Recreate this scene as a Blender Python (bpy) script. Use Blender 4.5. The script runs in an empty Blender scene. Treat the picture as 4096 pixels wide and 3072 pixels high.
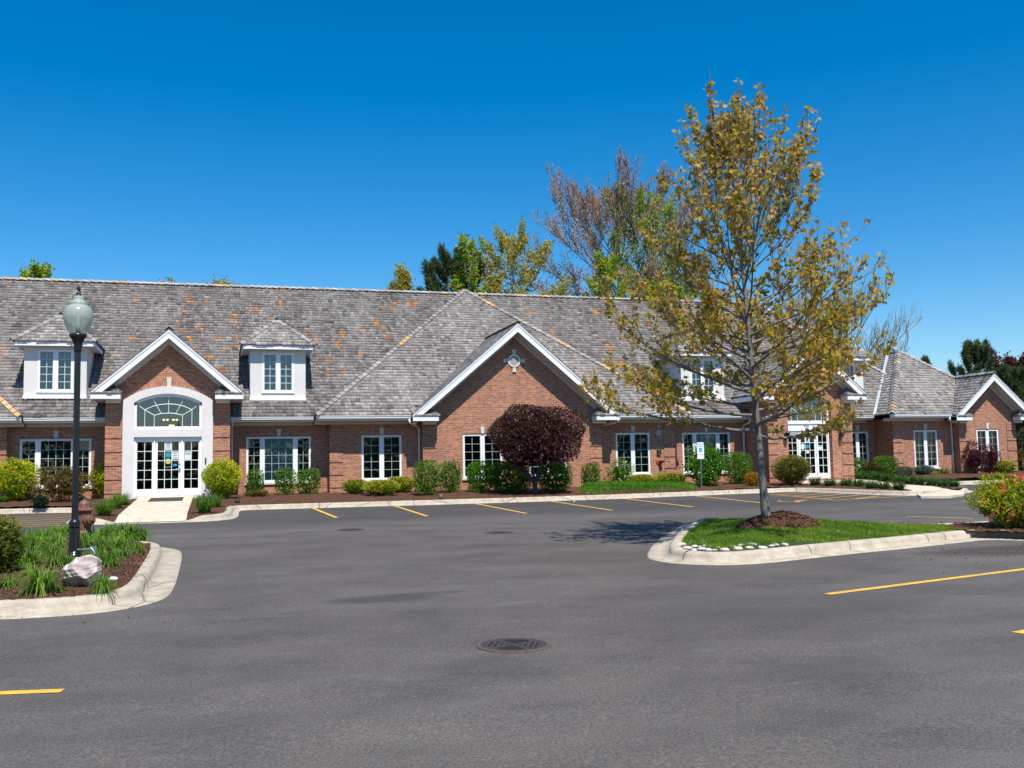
import bpy, math, random
import numpy as np
from mathutils import Vector
random.seed(11)
RNG = np.random.default_rng(11)
SC = bpy.context.scene
COL = SC.collection
PI = math.pi

# ------------------------------------------------------------------ camera model
CF = 3923.6                                  # focal length in pixels of the 4096 wide photograph
YAW, PIT, ROLL = 0.29377158, 0.08332345, -0.01940354
HC = 1.73                                    # eye height
SL = 0.016                                   # the lot rises towards the building
def _rot():
    f = np.array([math.sin(YAW)*math.cos(PIT), math.cos(YAW)*math.cos(PIT), math.sin(PIT)])
    r = np.array([math.cos(YAW), -math.sin(YAW), 0.0])
    u = np.cross(r, f)
    r2 = math.cos(ROLL)*r + math.sin(ROLL)*u
    u2 = -math.sin(ROLL)*r + math.cos(ROLL)*u
    return r2, u2, f
CR, CU, CFW = _rot()
def ray(x, y):
    return CR*((x-2048)/CF) - CU*((y-1536)/CF) + CFW
def W(x, y, Y):                              # photograph point on a wall plane Y
    d = ray(x, y); t = Y/d[1]
    return np.array([d[0]*t, Y, HC + d[2]*t])
def G(x, y, h=0.0):                          # photograph point on the lot, h above it
    d = ray(x, y); t = (HC-h)/(SL*d[1]-d[2])
    return np.array([d[0]*t, d[1]*t, HC + d[2]*t])
BY = [20, 26, 32, 36, 38, 60]; BZ = [.50, .56, .66, .84, .88, .9]
def bz(X, Y):                                # planting bed height; it climbs a little towards the right wing
    return np.interp(Y, BY, BZ)+.13*np.clip((np.asarray(X)-26.5)/4.5, 0, 1)*np.clip((np.asarray(Y)-34.3)/2.2, 0, 1)
def bedz(Y, X=0.0): return float(bz(X, Y))
WALLS = [(-6.95, 37.7), (-3.6, 38.0), (.5, 36.15), (4.1, 38.0), (7.6, 37.5), (14.97, 37.1), (18.42, 37.5), (22.1, 38.0), (26.08, 36.15), (29.4, 38.9), (32.69, 37.7), (35.92, 37.3), (999, 99)]
def wally(X):
    for a, y in WALLS:
        if X < a: return y
def B(x, y):                                 # photograph point on the planting bed by the building
    h = 0.7
    for _ in range(30):
        d = ray(x, y); t = (h-HC)/d[2]; h = 0.5*h + 0.5*bedz(d[1]*t, d[0]*t)
    return np.array([d[0]*t, d[1]*t, h])
def lot(Y): return SL*Y
def depth(p): return float(np.dot(np.array(p)-np.array([0, 0, HC]), CFW))
def ppm(p): return CF/depth(p)               # photograph pixels per metre at a point

# ------------------------------------------------------------------ materials
MATS = {}
def lin(*c):
    return tuple(((v/255.0)/12.92 if v/255.0 <= .04045 else ((v/255.0+.055)/1.055)**2.4) for v in c)
def newmat(name):
    m = bpy.data.materials.new(name); m.use_nodes = True
    nt = m.node_tree; b = nt.nodes['Principled BSDF']
    MATS[name] = m
    return m, nt, b
def N(nt, t, **kw):
    n = nt.nodes.new(t)
    for k, v in kw.items(): setattr(n, k, v)
    return n
def L(nt, a, b): nt.links.new(a, b)
def setc(sock, c): sock.default_value = (c[0], c[1], c[2], 1.0)
def ramp(nt, fac, stops):
    r = N(nt, 'ShaderNodeValToRGB'); e = r.color_ramp.elements
    while len(e) > len(stops): e.remove(e[-1])
    while len(e) < len(stops): e.new(0.5)
    for q, (p, c) in zip(e, stops):
        q.position = p; q.color = (c[0], c[1], c[2], 1) if not isinstance(c, (int, float)) else (c, c, c, 1)
    L(nt, fac, r.inputs[0]); return r.outputs[0]
def noise(nt, vec, scale, detail=4, rough=.55):
    n = N(nt, 'ShaderNodeTexNoise'); n.inputs['Scale'].default_value = scale
    n.inputs['Detail'].default_value = detail; n.inputs['Roughness'].default_value = rough
    if vec is not None: L(nt, vec, n.inputs['Vector'])
    return n.outputs['Fac']
def objco(nt):
    return N(nt, 'ShaderNodeTexCoord').outputs['Object']
def geopos(nt):
    return N(nt, 'ShaderNodeNewGeometry').outputs['Position']
def mapv(nt, vec, scale=(1, 1, 1), rot=(0, 0, 0)):
    m = N(nt, 'ShaderNodeMapping'); m.inputs['Scale'].default_value = scale; m.inputs['Rotation'].default_value = rot
    L(nt, vec, m.inputs[0]); return m.outputs[0]
def mixc(nt, a, b, fac, mode='MIX'):
    m = N(nt, 'ShaderNodeMix', data_type='RGBA', blend_type=mode)
    for s, v in ((m.inputs[6], a), (m.inputs[7], b)):
        if isinstance(v, tuple): s.default_value = (v[0], v[1], v[2], 1)
        else: L(nt, v, s)
    if isinstance(fac, (int, float)): m.inputs[0].default_value = fac
    else: L(nt, fac, m.inputs[0])
    return m.outputs[2]
def bump(nt, b, h, strength=.3, dist=.01):
    n = N(nt, 'ShaderNodeBump'); n.inputs['Strength'].default_value = strength; n.inputs['Distance'].default_value = dist
    L(nt, h, n.inputs['Height']); L(nt, n.outputs[0], b.inputs['Normal'])
def plain(name, c, rough=.6, metal=0, var=.12, scale=6, spec=.5):
    m, nt, b = newmat(name)
    f = noise(nt, objco(nt), scale, 5)
    col = ramp(nt, f, [(.25, tuple(v*(1-var) for v in c)), (.75, tuple(min(1, v*(1+var)) for v in c))])
    L(nt, col, b.inputs['Base Color'])
    b.inputs['Roughness'].default_value = rough; b.inputs['Metallic'].default_value = metal
    b.inputs['Specular IOR Level'].default_value = spec
    return m
def brickmat(name, mode):
    m, nt, b = newmat(name)
    g = geopos(nt); s = N(nt, 'ShaderNodeSeparateXYZ'); L(nt, g, s.inputs[0])
    c = N(nt, 'ShaderNodeCombineXYZ')
    if mode == 'front': L(nt, s.outputs[0], c.inputs[0]); L(nt, s.outputs[2], c.inputs[1])
    elif mode == 'side': L(nt, s.outputs[1], c.inputs[0]); L(nt, s.outputs[2], c.inputs[1])
    else: L(nt, s.outputs[0], c.inputs[0]); L(nt, s.outputs[2], c.inputs[1])
    t = N(nt, 'ShaderNodeTexBrick')
    L(nt, c.outputs[0], t.inputs['Vector'])
    t.inputs['Scale'].default_value = 1
    t.inputs['Color1'].default_value = (*BRICK1, 1); t.inputs['Color2'].default_value = (*BRICK2, 1)
    t.inputs['Mortar'].default_value = (*MORTAR, 1)
    t.inputs['Mortar Size'].default_value = .0055; t.inputs['Mortar Smooth'].default_value = .2
    if mode == 'soldier':
        t.inputs['Brick Width'].default_value = .0677; t.inputs['Row Height'].default_value = .26; t.offset = 0
    else:
        t.inputs['Brick Width'].default_value = .2032; t.inputs['Row Height'].default_value = .0677
    f = noise(nt, mapv(nt, c.outputs[0], (5, 15, 1)), 1.0, 2)
    f2 = noise(nt, c.outputs[0], .6, 3)
    col = mixc(nt, t.outputs['Color'], ramp(nt, f, [(.3, (.62, .60, .60)), (.5, (1, 1, 1)), (.72, (1.22, 1.16, 1.1))]), 1.0, 'MULTIPLY')
    col = mixc(nt, col, ramp(nt, f2, [(.3, (.88, .88, .9)), (.7, (1.08, 1.06, 1.04))]), 1.0, 'MULTIPLY')
    L(nt, col, b.inputs['Base Color']); b.inputs['Roughness'].default_value = .85
    inv = N(nt, 'ShaderNodeMath', operation='SUBTRACT'); inv.inputs[0].default_value = 1; L(nt, t.outputs['Fac'], inv.inputs[1])
    bump(nt, b, inv.outputs[0], .5, .008)
    return m
BRICK1 = (.46, .186, .096); BRICK2 = (.29, .122, .076); MORTAR = (.52, .40, .30)
brickmat('brick', 'front'); brickmat('brick_side', 'side'); brickmat('brick_soldier', 'soldier')
plain('white_paint', (.80, .81, .82), .45, var=.03)
plain('soffit_paint', (.60, .59, .56), .6, var=.03)
plain('frieze_paint', (.66, .63, .55), .6, var=.03)
plain('stucco', (.66, .645, .62), .9, var=.05, scale=2.5)
plain('limestone', (.60, .575, .52), .85, var=.06)
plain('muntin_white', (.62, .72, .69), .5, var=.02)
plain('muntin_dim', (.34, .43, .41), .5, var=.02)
plain('black_metal', (.012, .013, .016), .28, var=.1)
plain('dark_metal', (.03, .03, .032), .5, var=.2)
plain('grey_metal', (.30, .32, .35), .4, .7, var=.1)
plain('brass_plate', (.40, .29, .12), .45, .3, var=.08)
plain('dark_bronze', (.10, .075, .04), .6, var=.1)
plain('interior', (.026, .038, .036), .9, var=.2)
plain('blind_open', (.26, .29, .29), .6, var=.05)
plain('blind_closed', (.62, .68, .66), .6, var=.05)
plain('paper', (.62, .68, .66), .8, var=.03)
plain('ink', (.015, .015, .018), .7, var=0)
plain('blue_sticker', (.02, .27, .48), .5, var=.06)
plain('yellow_sticker', (.55, .60, .16), .5, var=.06)
plain('sign_white', (.78, .82, .82), .35, var=.02)
plain('sign_blue', (.01, .25, .62), .35, var=.02)
plain('sign_green', (.20, .42, .36), .4, var=.02)
plain('green_post', (.10, .15, .13), .6, .3, var=.2)
plain('rust_red', (.40, .085, .025), .55, var=.15)
plain('alarm_disc', (.42, .37, .43), .5, var=.03)
plain('flashing', (.52, .56, .57), .45, .5, var=.12, scale=3)
plain('roof_felt', (.06, .058, .055), .95, var=.2)
plain('bollard_paint', (.52, .50, .43), .5, var=.05)
plain('door_mat', (.035, .037, .042), .95, var=.15)
plain('pipe_black', (.02, .018, .017), .7, var=.2)

def attrmat(name, rough=.8, trans=0.0, spec=.3, bumpy=None, tint=0.0):
    m, nt, b = newmat(name)
    a = N(nt, 'ShaderNodeAttribute', attribute_name='Col')
    src = a.outputs['Color']
    if bumpy:
        f = noise(nt, mapv(nt, objco(nt), bumpy), 1.0, 3)
        src = mixc(nt, src, ramp(nt, f, [(.3, (.78, .78, .78)), (.7, (1.2, 1.2, 1.2))]), 1.0, 'MULTIPLY')
    L(nt, src, b.inputs['Base Color'])
    b.inputs['Roughness'].default_value = rough; b.inputs['Specular IOR Level'].default_value = spec
    if trans > 0:
        out = nt.nodes['Material Output']
        tr = N(nt, 'ShaderNodeBsdfTranslucent'); L(nt, mixc(nt, src, (1.25, 1.2, .7), 1.0, 'MULTIPLY'), tr.inputs[0])
        mx = N(nt, 'ShaderNodeMixShader'); mx.inputs[0].default_value = trans
        L(nt, b.outputs[0], mx.inputs[1]); L(nt, tr.outputs[0], mx.inputs[2]); L(nt, mx.outputs[0], out.inputs[0])
    return m
attrmat('shingle', .82, 0, .25, (16, 16, 16))
attrmat('leaf', .5, .5, .3)
attrmat('needle', .6, .25, .25)
attrmat('petal', .6, .35, .3)
attrmat('stone', .8, 0, .3, (9, 9, 9))

def barkmat(name, c1, c2, sc):
    m, nt, b = newmat(name)
    f = noise(nt, mapv(nt, objco(nt), (sc, sc, sc*.25)), 1.0, 6, .65)
    L(nt, ramp(nt, f, [(.3, c1), (.7, c2)]), b.inputs['Base Color']); b.inputs['Roughness'].default_value = .9
    bump(nt, b, f, .6, .02)
barkmat('bark_grey', (.10, .092, .085), (.27, .255, .24), 18)
barkmat('bark_dark2', (.085, .075, .065), (.24, .22, .195), 18)
barkmat('bark_pale', (.19, .175, .155), (.40, .38, .35), 6)
barkmat('bark_dark', (.035, .026, .02), (.095, .075, .06), 10)

def asphalt():
    m, nt, b = newmat('asphalt')
    p = geopos(nt)
    big = noise(nt, mapv(nt, p, (.10, .22, 1)), 1.0, 5, .6)
    mid = noise(nt, mapv(nt, p, (.7, 1.1, 1), (0, 0, .2)), 1.0, 6, .65)
    fine = noise(nt, p, 55, 3, .7)
    grit = noise(nt, p, 160, 2, .6)
    s = N(nt, 'ShaderNodeSeparateXYZ'); L(nt, p, s.inputs[0])
    base = ramp(nt, big, [(.3, (.070, .0625, .056)), (.55, (.091, .082, .0745)), (.75, (.107, .097, .089))])
    base = mixc(nt, base, ramp(nt, mid, [(.28, (.66, .655, .65)), (.5, (1, 1, 1)), (.72, (1.26, 1.25, 1.24))]), .9, 'MULTIPLY')
    # sealed stalls by the building are darker than the worn drive lane
    st = N(nt, 'ShaderNodeMapRange'); st.inputs[1].default_value = 25.2; st.inputs[2].default_value = 27.2
    wob = N(nt, 'ShaderNodeMath', operation='MULTIPLY_ADD'); L(nt, mid, wob.inputs[0]); wob.inputs[1].default_value = 2.0; L(nt, s.outputs[1], wob.inputs[2])
    L(nt, wob.outputs[0], st.inputs[0])
    base = mixc(nt, base, mixc(nt, base, (.68, .68, .70), 1.0, 'MULTIPLY'), st.outputs[0])
    base = mixc(nt, base, ramp(nt, fine, [(.33, (.5, .5, .5)), (.5, (1, 1, 1)), (.68, (1.7, 1.68, 1.65))]), .85, 'MULTIPLY')
    # pale aggregate specks
    v = N(nt, 'ShaderNodeTexVoronoi'); v.inputs['Scale'].default_value = 22; L(nt, p, v.inputs['Vector'])
    sp = ramp(nt, v.outputs['Distance'], [(.05, 1.0), (.11, 0.0)])
    pick = ramp(nt, noise(nt, p, 9, 2), [(.50, 0.0), (.60, 1.0)])
    spk = N(nt, 'ShaderNodeMath', operation='MULTIPLY'); L(nt, sp, spk.inputs[0]); L(nt, pick, spk.inputs[1])
    base = mixc(nt, base, (.42, .40, .37), spk.outputs[0])
    # oil and brown stains with shapes of their own
    for (cx, cy, rx, ry, c, amt) in ((1.95, 11.75, .62, .26, (.050, .046, .043), .8), (2.5, 12.0, .5, .12, (.05, .046, .043), .6), (12.6, 13.1, 1.6, .6, (.040, .030, .026), .7), (5.9, 14.9, 1.0, .8, (.075, .050, .040), .5), (6.0, 9.4, 1.6, .8, (.05, .048, .048), .35)):
        q = mapv(nt, p, (1/rx, 1/ry, 0)); sub = N(nt, 'ShaderNodeVectorMath', operation='SUBTRACT'); L(nt, q, sub.inputs[0]); sub.inputs[1].default_value = (cx/rx, cy/ry, 0)
        ln = N(nt, 'ShaderNodeVectorMath', operation='LENGTH'); L(nt, sub.outputs[0], ln.inputs[0])
        ad = N(nt, 'ShaderNodeMath', operation='MULTIPLY_ADD'); L(nt, mid, ad.inputs[0]); ad.inputs[1].default_value = -1.6; L(nt, ln.outputs['Value'], ad.inputs[2])
        f = ramp(nt, ad.outputs[0], [(0.0, amt), (.45, 0.0)])
        base = mixc(nt, base, c, f)
    # thin pale scuffs
    w = noise(nt, mapv(nt, p, (.6, 1.6, 1), (0, 0, .5)), 1.3, 8, .7)
    sc = ramp(nt, w, [(.60, 0.0), (.70, .22)])
    base = mixc(nt, base, (.17, .165, .16), sc)
    L(nt, base, b.inputs['Base Color']); b.inputs['Roughness'].default_value = .82; b.inputs['Specular IOR Level'].default_value = .35
    bump(nt, b, grit, .5, .006)
asphalt()
def groundmat(name, c1, c2, sc, bs=.5, bd=.02, c3=None, rough=.95):
    m, nt, b = newmat(name)
    p = geopos(nt)
    f = noise(nt, p, sc, 6, .7)
    f2 = noise(nt, p, sc*.07, 3)
    stops = [(.3, c1), (.7, c2)] if c3 is None else [(.3, c1), (.58, c2), (.68, c3)]
    col = mixc(nt, ramp(nt, f, stops), ramp(nt, f2, [(.3, (.78, .78, .78)), (.7, (1.15, 1.13, 1.1))]), 1.0, 'MULTIPLY')
    L(nt, col, b.inputs['Base Color']); b.inputs['Roughness'].default_value = rough
    b.inputs['Specular IOR Level'].default_value = .2
    bump(nt, b, f, bs, bd)
groundmat('mulch', (.036, .018, .011), (.125, .060, .036), 38, .9, .04, (.22, .12, .078))
groundmat('soil', (.05, .035, .02), (.09, .06, .035), 20)
groundmat('turf_soil', (.025, .045, .008), (.05, .085, .016), 30)
groundmat('pavement', (.50, .42, .32), (.66, .57, .45), 46, .3, .006)
def roadpaint():
    m, nt, b = newmat('road_paint'); p = geopos(nt)
    col = ramp(nt, noise(nt, p, 5, 5, .6), [(.3, (.60, .33, .030)), (.7, (.76, .45, .05))])
    col = mixc(nt, col, (.10, .085, .07), ramp(nt, noise(nt, p, 38, 5, .75), [(.57, 0.0), (.66, .75)]))
    col = mixc(nt, col, (.30, .22, .10), ramp(nt, noise(nt, mapv(nt, p, (1, 1, 1)), 2.2, 5, .7), [(.52, 0.0), (.7, .55)]))
    L(nt, col, b.inputs['Base Color']); b.inputs['Roughness'].default_value = .85
roadpaint()
def concrete():
    m, nt, b = newmat('concrete')
    p = geopos(nt)
    f = noise(nt, p, 4.5, 7, .65); f2 = noise(nt, p, 60, 3); f3 = noise(nt, mapv(nt, p, (1.2, 1.2, 9)), 1.6, 6, .7)
    col = ramp(nt, f, [(.28, (.30, .255, .19)), (.5, (.41, .355, .275)), (.72, (.50, .445, .36))])
    col = mixc(nt, col, ramp(nt, f2, [(.3, (.85, .85, .85)), (.7, (1.1, 1.1, 1.1))]), 1.0, 'MULTIPLY')
    col = mixc(nt, col, (.62, .58, .52), ramp(nt, f3, [(.60, 0.0), (.68, .65)]))
    v = N(nt, 'ShaderNodeTexVoronoi', feature='DISTANCE_TO_EDGE'); v.inputs['Scale'].default_value = .33; L(nt, p, v.inputs['Vector'])
    col = mixc(nt, col, (.10, .08, .06), ramp(nt, v.outputs['Distance'], [(.0015, .85), (.005, 0.0)]))
    at = N(nt, 'ShaderNodeAttribute', attribute_name='Col'); col = mixc(nt, col, at.outputs['Color'], 1.0, 'MULTIPLY')
    L(nt, col, b.inputs['Base Color']); b.inputs['Roughness'].default_value = .9; b.inputs['Specular IOR Level'].default_value = .25
    bump(nt, b, f2, .3, .004)
concrete()
def glassmat(name='glass', ior=1.62):
    m, nt, b = newmat(name)
    out = nt.nodes['Material Output']; nt.nodes.remove(b)
    t = N(nt, 'ShaderNodeBsdfTransparent'); setc(t.inputs[0], (.58, .76, .73))
    g = N(nt, 'ShaderNodeBsdfGlossy'); g.inputs['Roughness'].default_value = .015; setc(g.inputs[0], (.9, .95, 1))
    fr = N(nt, 'ShaderNodeFresnel'); fr.inputs[0].default_value = ior
    mx = N(nt, 'ShaderNodeMixShader'); L(nt, fr.outputs[0], mx.inputs[0]); L(nt, t.outputs[0], mx.inputs[1]); L(nt, g.outputs[0], mx.inputs[2])
    L(nt, mx.outputs[0], out.inputs[0])
glassmat(); glassmat('dormer_glass', 2.1)
def globemat():
    m, nt, b = newmat('frosted_globe')
    setc(b.inputs['Base Color'], (.50, .56, .50)); b.inputs['Roughness'].default_value = .22
    f = noise(nt, objco(nt), 60, 3); bump(nt, b, f, .25, .004)
    t = N(nt, 'ShaderNodeBsdfTransparent'); setc(t.inputs[0], (.80, .86, .80))
    mx = N(nt, 'ShaderNodeMixShader'); mx.inputs[0].default_value = .55
    L(nt, t.outputs[0], mx.inputs[1]); L(nt, b.outputs[0], mx.inputs[2]); L(nt, mx.outputs[0], nt.nodes['Material Output'].inputs[0])
globemat()
def glow(name, c, s):
    m, nt, b = newmat(name)
    b.inputs['Emission Color'].default_value = (*c, 1); b.inputs['Emission Strength'].default_value = s
    setc(b.inputs['Base Color'], c)
glow('lamp_glow', (1.0, .62, .22), 2.2)
def hydrantmat():
    m, nt, b = newmat('rusty_iron')
    p = objco(nt); f = noise(nt, p, 9, 6, .7); f2 = noise(nt, p, 40, 4)
    col = ramp(nt, f, [(.25, (.075, .034, .024)), (.5, (.16, .072, .045)), (.75, (.26, .135, .08))])
    col = mixc(nt, col, ramp(nt, f2, [(.3, (.75, .75, .75)), (.7, (1.25, 1.2, 1.2))]), 1.0, 'MULTIPLY')
    L(nt, col, b.inputs['Base Color']); b.inputs['Roughness'].default_value = .6
    bump(nt, b, f2, .4, .004)
hydrantmat()
plain('rim_iron', (.10, .068, .056), .7, .1, var=.4, scale=18)
plain('cast_iron', (.065, .050, .048), .55, .3, var=.35, scale=25)
plain('pit_dark', (.008, .007, .007), .9, var=.1)

# ------------------------------------------------------------------ mesh building
class MB:
    def __init__(s): s.v = []; s.f = []; s.mi = []; s.c = []; s.m = 0; s.col = (1, 1, 1)
    def vert(s, p): s.v.append((float(p[0]), float(p[1]), float(p[2]))); s.c.append(s.col); return len(s.v)-1
    def face(s, ids): s.f.append(ids); s.mi.append(s.m)
    def poly(s, pts): s.face([s.vert(p) for p in pts])
    def quad(s, a, b, c, d): s.poly([a, b, c, d])
    def box(s, x0, x1, y0, y1, z0, z1):
        i = [s.vert(p) for p in ((x0,y0,z0),(x1,y0,z0),(x1,y1,z0),(x0,y1,z0),(x0,y0,z1),(x1,y0,z1),(x1,y1,z1),(x0,y1,z1))]
        for q in ((0,3,2,1),(4,5,6,7),(0,1,5,4),(1,2,6,5),(2,3,7,6),(3,0,4,7)): s.face([i[k] for k in q])
    def prism(s, pts, vec):                     # planar outline swept along vec
        n = len(pts); a = [s.vert(p) for p in pts]; b = [s.vert(np.array(p)+np.array(vec)) for p in pts]
        s.face(a[::-1]); s.face(b)
        for k in range(n): s.face([a[k], a[(k+1) % n], b[(k+1) % n], b[k]])
    def tube(s, pts, rad, n=8, cap=True):
        pts = [np.array(p, float) for p in pts]
        if isinstance(rad, (int, float)): rad = [rad]*len(pts)
        rings = []; ref = np.array([0.3, 0.9, 0.31])
        for k, p in enumerate(pts):
            d = pts[min(k+1, len(pts)-1)]-pts[max(k-1, 0)]; d = d/(np.linalg.norm(d)+1e-9)
            u = np.cross(d, ref); 
            if np.linalg.norm(u) < .1: u = np.cross(d, (1, 0, 0))
            u /= np.linalg.norm(u); w = np.cross(d, u)
            rings.append([s.vert(p+rad[k]*(math.cos(2*PI*j/n)*u+math.sin(2*PI*j/n)*w)) for j in range(n)])
        for a, b in zip(rings, rings[1:]):
            for j in range(n): s.face([a[j], a[(j+1) % n], b[(j+1) % n], b[j]])
        if cap: s.face(rings[0][::-1]); s.face(rings[-1])
    def lathe(s, prof, c, n=24, axis='z', flute=0):
        rings = []
        for r, z in prof:
            ring = []
            for j in range(n):
                a = 2*PI*j/n; rr = r*(1-flute*(j % 2))
                if axis == 'z': p = (c[0]+rr*math.cos(a), c[1]+rr*math.sin(a), c[2]+z)
                elif axis == 'y': p = (c[0]+rr*math.cos(a), c[1]+z, c[2]+rr*math.sin(a))
                else: p = (c[0]+z, c[1]+rr*math.cos(a), c[2]+rr*math.sin(a))
                ring.append(s.vert(p))
            rings.append(ring)
        for a, b in zip(rings, rings[1:]):
            for j in range(n): s.face([a[j], a[(j+1) % n], b[(j+1) % n], b[j]])
        s.face(rings[0][::-1]); s.face(rings[-1])
    def build(s, name, mats, parent=None, smooth=False, off=None, fixn=True):
        me = bpy.data.meshes.new(name); me.from_pydata(s.v, [], s.f)
        mats = mats if isinstance(mats, (list, tuple)) else [mats]
        for m in mats: me.materials.append(MATS[m])
        me.polygons.foreach_set('material_index', s.mi)
        if any(c != (1, 1, 1) for c in s.c):
            a = me.color_attributes.new('Col', 'FLOAT_COLOR', 'POINT')
            a.data.foreach_set('color', np.c_[np.array(s.c), np.ones(len(s.c))].ravel().astype(np.float32))
        if smooth is True: me.polygons.foreach_set('use_smooth', [True]*len(s.f))
        me.update()
        return link(name, me, parent, off)
def link(name, me, parent=None, off=None):
    o = bpy.data.objects.new(name, me); COL.objects.link(o)
    if parent is not None:
        o.parent = parent
        if off is None:                         # mesh in world coordinates
            w = np.zeros(3); q = parent
            while q is not None: w += np.array(q.location); q = q.parent
            o.location = -w
        else: o.location = off
    elif off is not None: o.location = off
    return o
def tag(o, label=None, cat=None, group=None, kind=None):
    if label: o['label'] = label
    if cat: o['category'] = cat
    if group: o['group'] = group
    if kind: o['kind'] = kind
    return o
def thing(name, loc, label, cat, group=None, rz=0):
    o = bpy.data.objects.new(name, None); COL.objects.link(o)
    o.location = [float(v) for v in loc]; o.rotation_euler = (0, 0, rz); o.empty_display_size = .2
    return tag(o, label, cat, group)
def struct(o, label=None, cat=None): return tag(o, label, cat, None, 'structure')
def npmesh(name, V, faces_k, mat, cols=None, smooth=False):
    # V (n,3); faces_k list of (m,k) index arrays
    me = bpy.data.meshes.new(name)
    me.vertices.add(len(V)); me.vertices.foreach_set('co', np.asarray(V, np.float32).ravel())
    idx = np.concatenate([f.ravel() for f in faces_k]).astype(np.int32)
    tot = np.concatenate([np.full(len(f), f.shape[1]) for f in faces_k]).astype(np.int32)
    st = np.concatenate([[0], np.cumsum(tot)[:-1]]).astype(np.int32)
    me.loops.add(len(idx)); me.loops.foreach_set('vertex_index', idx)
    me.polygons.add(len(tot)); me.polygons.foreach_set('loop_start', st)
    try: me.polygons.foreach_set('loop_total', tot)
    except Exception: pass
    me.update(calc_edges=True)
    me.materials.append(MATS[mat])
    if cols is not None:
        a = me.color_attributes.new('Col', 'FLOAT_COLOR', 'POINT')
        a.data.foreach_set('color', np.c_[cols, np.ones(len(cols))].ravel().astype(np.float32))
    if smooth: me.polygons.foreach_set('use_smooth', np.ones(len(tot), bool))
    me.validate()
    return me
def text(body, size, loc, mat, parent, name, depth_=.004, align='CENTER', rot=(PI/2, 0, 0)):
    cu = bpy.data.curves.new(name, 'FONT'); cu.body = body; cu.size = size; cu.align_x = align; cu.align_y = 'CENTER'; cu.extrude = depth_
    tmp = bpy.data.objects.new('tmp_text', cu); COL.objects.link(tmp)
    dg = bpy.context.evaluated_depsgraph_get()
    me = bpy.data.meshes.new_from_object(tmp.evaluated_get(dg)); bpy.data.objects.remove(tmp)
    me.name = name; me.materials.clear(); me.materials.append(MATS[mat])
    from mathutils import Euler, Matrix
    me.transform(Matrix.Translation(Vector([float(v) for v in loc])) @ Euler(rot).to_matrix().to_4x4())
    return link(name, me, parent)
# ================================================================== THE OFFICE BUILDING
BLD = thing('office_building', (11.3, 37.5, .9), 'long single storey brick office building with weathered shake roof, dormers and white trim', 'building')
ZE = 3.72; PT = .825                          # eave height and roof pitch

def arcz(x, x0, x1, zs, za):
    c = (x1-x0)/2; s = za-zs; R = (c*c+s*s)/(2*s); m = (x0+x1)/2
    return za-R+math.sqrt(max(R*R-(x-m)**2, 0))
def colwall(mb, x0, x1, z0, top, Y, holes=(), depth=.35, extra=(), mi=(0, 2, 1), back=True):
    tf = top if callable(top) else (lambda x: top)
    xs = {x0, x1, *extra}
    for h in holes:
        n = h[4] if len(h) > 4 else 1
        for k in range(n+1): xs.add(h[0]+(h[1]-h[0])*k/n)
    xs = sorted(x for x in xs if x0-1e-9 <= x <= x1+1e-9)
    for a, b in zip(xs, xs[1:]):
        if b-a < 1e-6: continue
        mid = (a+b)/2
        hs = sorted([h for h in holes if h[0] < mid < h[1]], key=lambda h: h[2])
        za, zb = z0, z0
        mb.m = mi[0]
        for h in hs:
            mb.quad((a, Y, za), (b, Y, zb), (b, Y, h[2]), (a, Y, h[2]))
            ht = h[3] if callable(h[3]) else (lambda x, q=h[3]: q)
            za, zb = ht(a), ht(b)
            mb.m = mi[1]
            mb.quad((a, Y, h[2]), (b, Y, h[2]), (b, Y+depth, h[2]), (a, Y+depth, h[2]))
            mb.quad((a, Y, za), (b, Y, zb), (b, Y+depth, zb), (a, Y+depth, za))
            if back:
                mb.m = mi[2]; mb.quad((a, Y+depth, h[2]), (b, Y+depth, h[2]), (b, Y+depth, zb), (a, Y+depth, za))
            mb.m = mi[0]
        mb.quad((a, Y, za), (b, Y, zb), (b, Y, tf(b)), (a, Y, tf(a)))
    for h in holes:
        ht = h[3] if callable(h[3]) else (lambda x, q=h[3]: q)
        mb.m = mi[1]
        for x in (h[0], h[1]): mb.quad((x, Y, h[2]), (x, Y+depth, h[2]), (x, Y+depth, ht(x)), (x, Y, ht(x)))
BM = ['brick', 'interior', 'brick_side', 'brick_soldier', 'limestone']
def sidewall(mb, x, y0, y1, z0, z1):
    mb.m = 2; mb.quad((x, y0, z0), (x, y1, z0), (x, y1, z1), (x, y0, z1)); mb.m = 0
def quoin(mb, x0, x1, Y, ztop):
    z = 1.05-.474
    while z < ztop-.1:
        mb.box(x0, x1, Y-.028, Y+.01, max(z, .55), min(z+.405, ztop)); z += .474
def lintel(mb, x0, x1, z, Y):
    mb.m = 3; mb.box(x0-.06, x1+.06, Y-.006, Y+.01, z+.012, z+.235)
    mb.m = 0

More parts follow.
